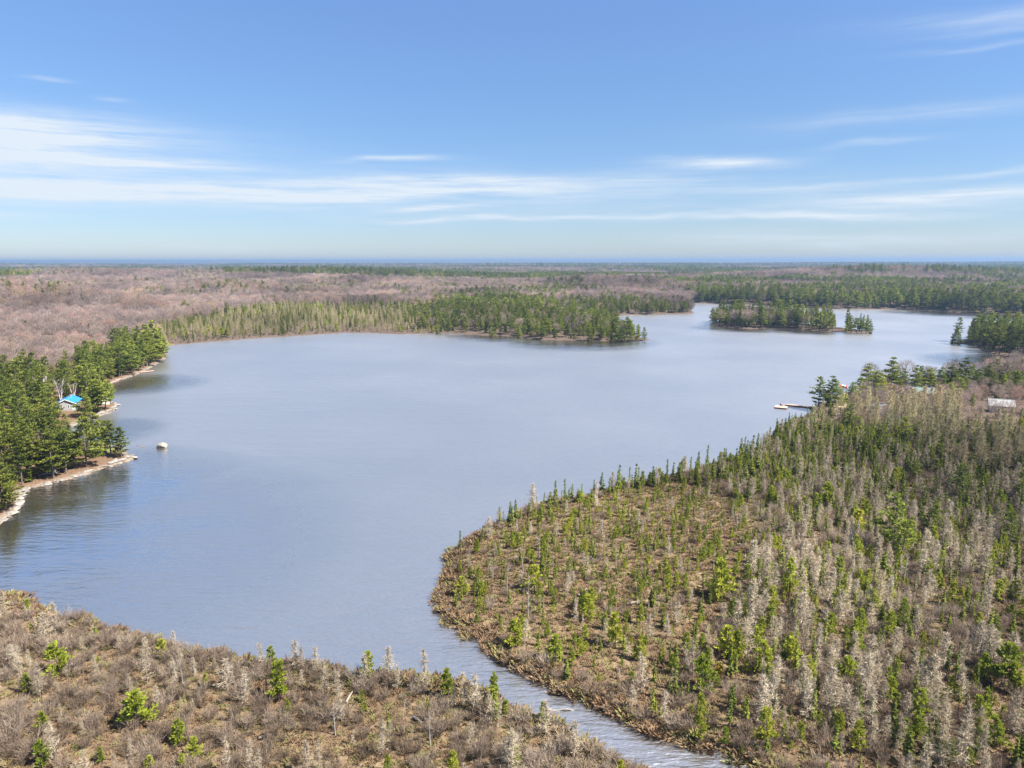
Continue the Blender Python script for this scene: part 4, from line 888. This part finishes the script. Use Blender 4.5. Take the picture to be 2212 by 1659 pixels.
rock('boulder', 'rounded black boulder under the pines of the point', 221, 988, 1.9, 1.4, 1.2, 'darkrock', 10, cat='boulder'); rock('boulder', 'small brown boulder near the tip of the point', 249, 999, 1.0, .8, .7, 'rock', 11, cat='boulder')
rock('boulder', 'pale rounded stone beside the green lawn', 211, 980, 1.3, .9, .6, 'paleboulder', 12, cat='boulder')
SL = [(287, 989, 2.4, .8, .35), (272, 990, 2.0, .9, .5), (262, 996, 1.6, .8, .4), (243, 1003, 1.7, .7, .4), (222, 1010, 1.5, .6, .35), (190, 1021, 1.4, .6, .35), (160, 1031, 1.2, .5, .3), (266, 968, 1.4, .7, .35), (252, 875, 2.2, 1.0, .4), (246, 881, 1.9, .9, .4), (236, 889, 1.9, .8, .45), (220, 894, 2.2, .9, .5), (203, 901, 2.0, .9, .5), (238, 871, 1.7, .8, .5),
      (48, 1064, 1.7, .9, .5), (43, 1075, 1.8, 1.0, .6), (42, 1086, 1.9, 1.1, .6), (38, 1099, 1.9, 1.2, .6), (26, 1111, 1.8, 1.0, .5), (12, 1122, 1.6, .9, .5), (60, 1057, 1.3, .6, .4)]
LW = ['longest flat granite slab at the very tip of the point', 'pale granite slab just behind the tip of the point', 'granite slab under the last pines of the point', 'granite slab below the brown boulder', 'thin granite slab along the sunny bank', 'small granite ledge mid way along the sunny bank', 'lowest granite ledge below the red cottage', 'granite slab behind the point on the bay side', 'outermost pale slab below the blue roofed cabin', 'second pale slab on the cabin headland', 'pale slab under the cabin headland pines', 'broad pale slab on the near edge of the cabin headland', 'innermost pale slab of the cabin headland', 'pale slab on the far edge of the cabin headland',
      'upper granite ledge above the curving white rocks', 'second white rock of the curving shore', 'middle white rock of the curving shore', 'largest white rock of the curving shore', 'fifth white rock down the curving shore', 'last white rock before the frame edge', 'small topmost ledge of the curving shore']
for i, ((u_, v_, a_, b_, c_), l_) in enumerate(zip(SL, LW)):
    p = at(u_, v_); k_ = int(np.argmin(np.hypot((SEG[:, 0] + SEG[:, 2]) / 2 - p[0], (SEG[:, 1] + SEG[:, 3]) / 2 - p[1]))); g_ = SEG[k_]
    rock('flat_rock', l_, u_, v_, a_ * rng.uniform(.8, 1.3), b_ * rng.uniform(.7, 1.3), c_ * rng.uniform(.6, 1.2), 'rock', 20 + i, math.atan2(g_[3] - g_[1], g_[2] - g_[0]) + rng.uniform(-.3, .3), 'granite slabs of the cottage shore', lift=.02)
for i in range(46):                       # smaller stones strewn along the same waterline
    k_ = int(rng.choice(np.nonzero((np.arange(len(SEG)) >= RK0) & (np.arange(len(SEG)) < RK1))[0])); g_ = SEG[k_]; f_ = rng.uniform(); px, py = g_[0] + (g_[2] - g_[0]) * f_, g_[1] + (g_[3] - g_[1]) * f_
    u_, v_ = proj(np.array([[px, py, 0.0]])); u_, v_ = float(u_[0]), float(v_[0])
    if u_ < 4 or v_ < 815: continue
    sz_ = rng.uniform(.35, 1.0); rock('shore_stone', label_at(f'{"small" if sz_ < .6 else "larger"} granite stone on the cottage shore waterline', u_, v_), u_, v_, sz_ * 1.4, sz_, sz_ * .5, 'rock' if i % 4 else 'darkrock', 60 + i, rng.uniform(0, 3), 'loose stones of the cottage shore', lift=.02)
# birches by the blue cabin
BW = ['white birch clump standing left of the blue cabin', 'spreading white birch clump behind the blue cabin', 'white birch against the left gable of the blue cabin', 'white birch rising behind the blue roof', 'outermost white birch clump left of the cabin', 'white birch half hidden by pines above the cabin']
for (u_, vb, vt), l_ in zip([(92, 878, 818), (106, 876, 812), (134, 882, 822), (161, 872, 826), (52, 868, 830), (196, 845, 796)], BW):
    t_, c_ = birch(10.0); p = at(u_, vb, .8); z = ground_z(*p); H_ = height_to(u_, vb, vt, .8)
    o = thing('birch_tree', l_, 'birch', (p[0], p[1], z - .1), 0, 'white birches near the blue cabin', H_ / 10.0); obj('trunk', mesh('trunk', t_.v, t_.f, M['birchbark']), o); obj('crown', mesh('crown', c_.v, c_.f, M['maple']), o)
# dead standing trees and fallen logs on the bogs
sn = [snag(4.0) for _ in range(5)]; sn = [(mesh('trunk', a_.v, a_.f, M['deadwood']), mesh('branches', b_.v, b_.f, M['deadwood'])) for a_, b_ in sn]
spots = [(1163, 1210, 1150), (1480, 1450, 1390), (1950, 1265, 1190), (1232, 1258, 1212), (1095, 1275, 1215), (1060, 1240, 1195), (1140, 1335, 1255), (930, 1612, 1540), (725, 1590, 1520), (1210, 1640, 1590), (1000, 1700, 1640), (395, 1480, 1425), (1130, 1240, 1180), (1330, 1230, 1180), (1725, 1215, 1150), (1600, 1130, 1080), (1782, 1395, 1310), (1540, 1235, 1190), (1420, 1330, 1285), (870, 1560, 1508), (505, 1570, 1520), (1905, 1330, 1262), (2035, 1220, 1140), (2100, 1420, 1350), (1845, 1230, 1160), (1300, 1160, 1118)]
for i, (u_, vb, vt) in enumerate(spots):
    p = at(u_, vb, .3); z = ground_z(*p); a_, b_ = sn[i % 5]; H_ = height_to(u_, vb, vt, .3)
    o = thing('dead_tree', f'bleached dead standing tree {region(u_, vb)}, {spot(u_, (vb + vt) / 2)}', 'dead tree', (p[0], p[1], z - .1), i * 1.7, 'bleached dead trees on the bog', (H_ / 4 * 1.1, H_ / 4 * 1.1, H_ / 4)); o.rotation_euler = (.05 * math.sin(i * 3), .07 * math.cos(i * 5), i * 1.7)
    obj('trunk', a_, o); obj('branch_whorl', b_, o)
for i, (ua, va, ub, vb) in enumerate([(1484, 1425, 1488, 1452), (1262, 1198, 1285, 1215), (893, 1553, 912, 1568), (748, 1522, 762, 1500), (1735, 1480, 1768, 1490), (1545, 1215, 1572, 1210), (1250, 1290, 1268, 1275), (1355, 1308, 1384, 1304), (1662, 1265, 1690, 1258), (1090, 1610, 1130, 1604), (560, 1600, 590, 1592), (1905, 1450, 1935, 1462), (1330, 1390, 1352, 1384), (1600, 1520, 1630, 1530), (1788, 1300, 1806, 1288)]):
    p, q = at(ua, va, .5), at(ub, vb, .5); d_ = q - p; L = float(np.hypot(*d_)); b = MBld(); br = MBld()
    b.tube([V3(0, 0, .0), V3(.03, .04, L * .5), V3(0, 0, L)], [.15, .12, .05], 6); b.f.append(tuple(range(5, -1, -1)))
    for j in range(4): c_ = V3(0, 0, L * rng.uniform(.3, .9)); br.tube([c_, c_ + V3(*rng.normal(size=2) * .4, .3)], [.04, .015], 3)
    za, zb = ground_z(*p) + .35, ground_z(*q) + .45
    t = thing('fallen_log', f'bleached fallen log lying {region(ua, va)}, {spot((ua + ub) / 2, (va + vb) / 2)}', 'log', (p[0], p[1], za), 0, 'bleached fallen logs on the bog')
    t.rotation_euler = Vector((d_[0], d_[1], zb - za)).to_track_quat('Z', 'Y').to_euler()
    obj('trunk', mesh('trunk', b.v, b.f, M['deadwood']), t); obj('branch_stub', mesh('branch_stub', br.v, br.f, M['deadwood']), t)
p, q = at(1166, 1534), at(1240, 1534); d_ = q - p; L = float(np.hypot(*d_)); b = MBld(); pts = [V3(0, .12 * math.sin(i * 1.3), L * i / 8) for i in range(9)]; b.tube(pts, [.16 - .010 * i for i in range(9)], 6); b.f.append(tuple(range(5, -1, -1)))
t = obj('drift_log', mesh('drift_log', b.v, b.f, M['deadwood']), None, (p[0], p[1], .03)); t.rotation_euler = Vector((d_[0], d_[1], .02)).to_track_quat('Z', 'Y').to_euler(); tag(t, 'long waterlogged trunk lying across the stream mouth', 'log')
t_, c_ = young_pine(3.0, .7); p = at(2000 - 320, 1690) if False else at(1554, 1668); p = at(1548, 1462, .3)
o = thing('golden_larch', 'small yellow leaved larch above the stream bank', 'larch', (*at(1552, 1466, .3), .3), 0, None, .8); obj('trunk', mesh('trunk', t_.v, t_.f, M['bark']), o); obj('crown', mesh('crown', c_.v, c_.f, M['yellow']), o)
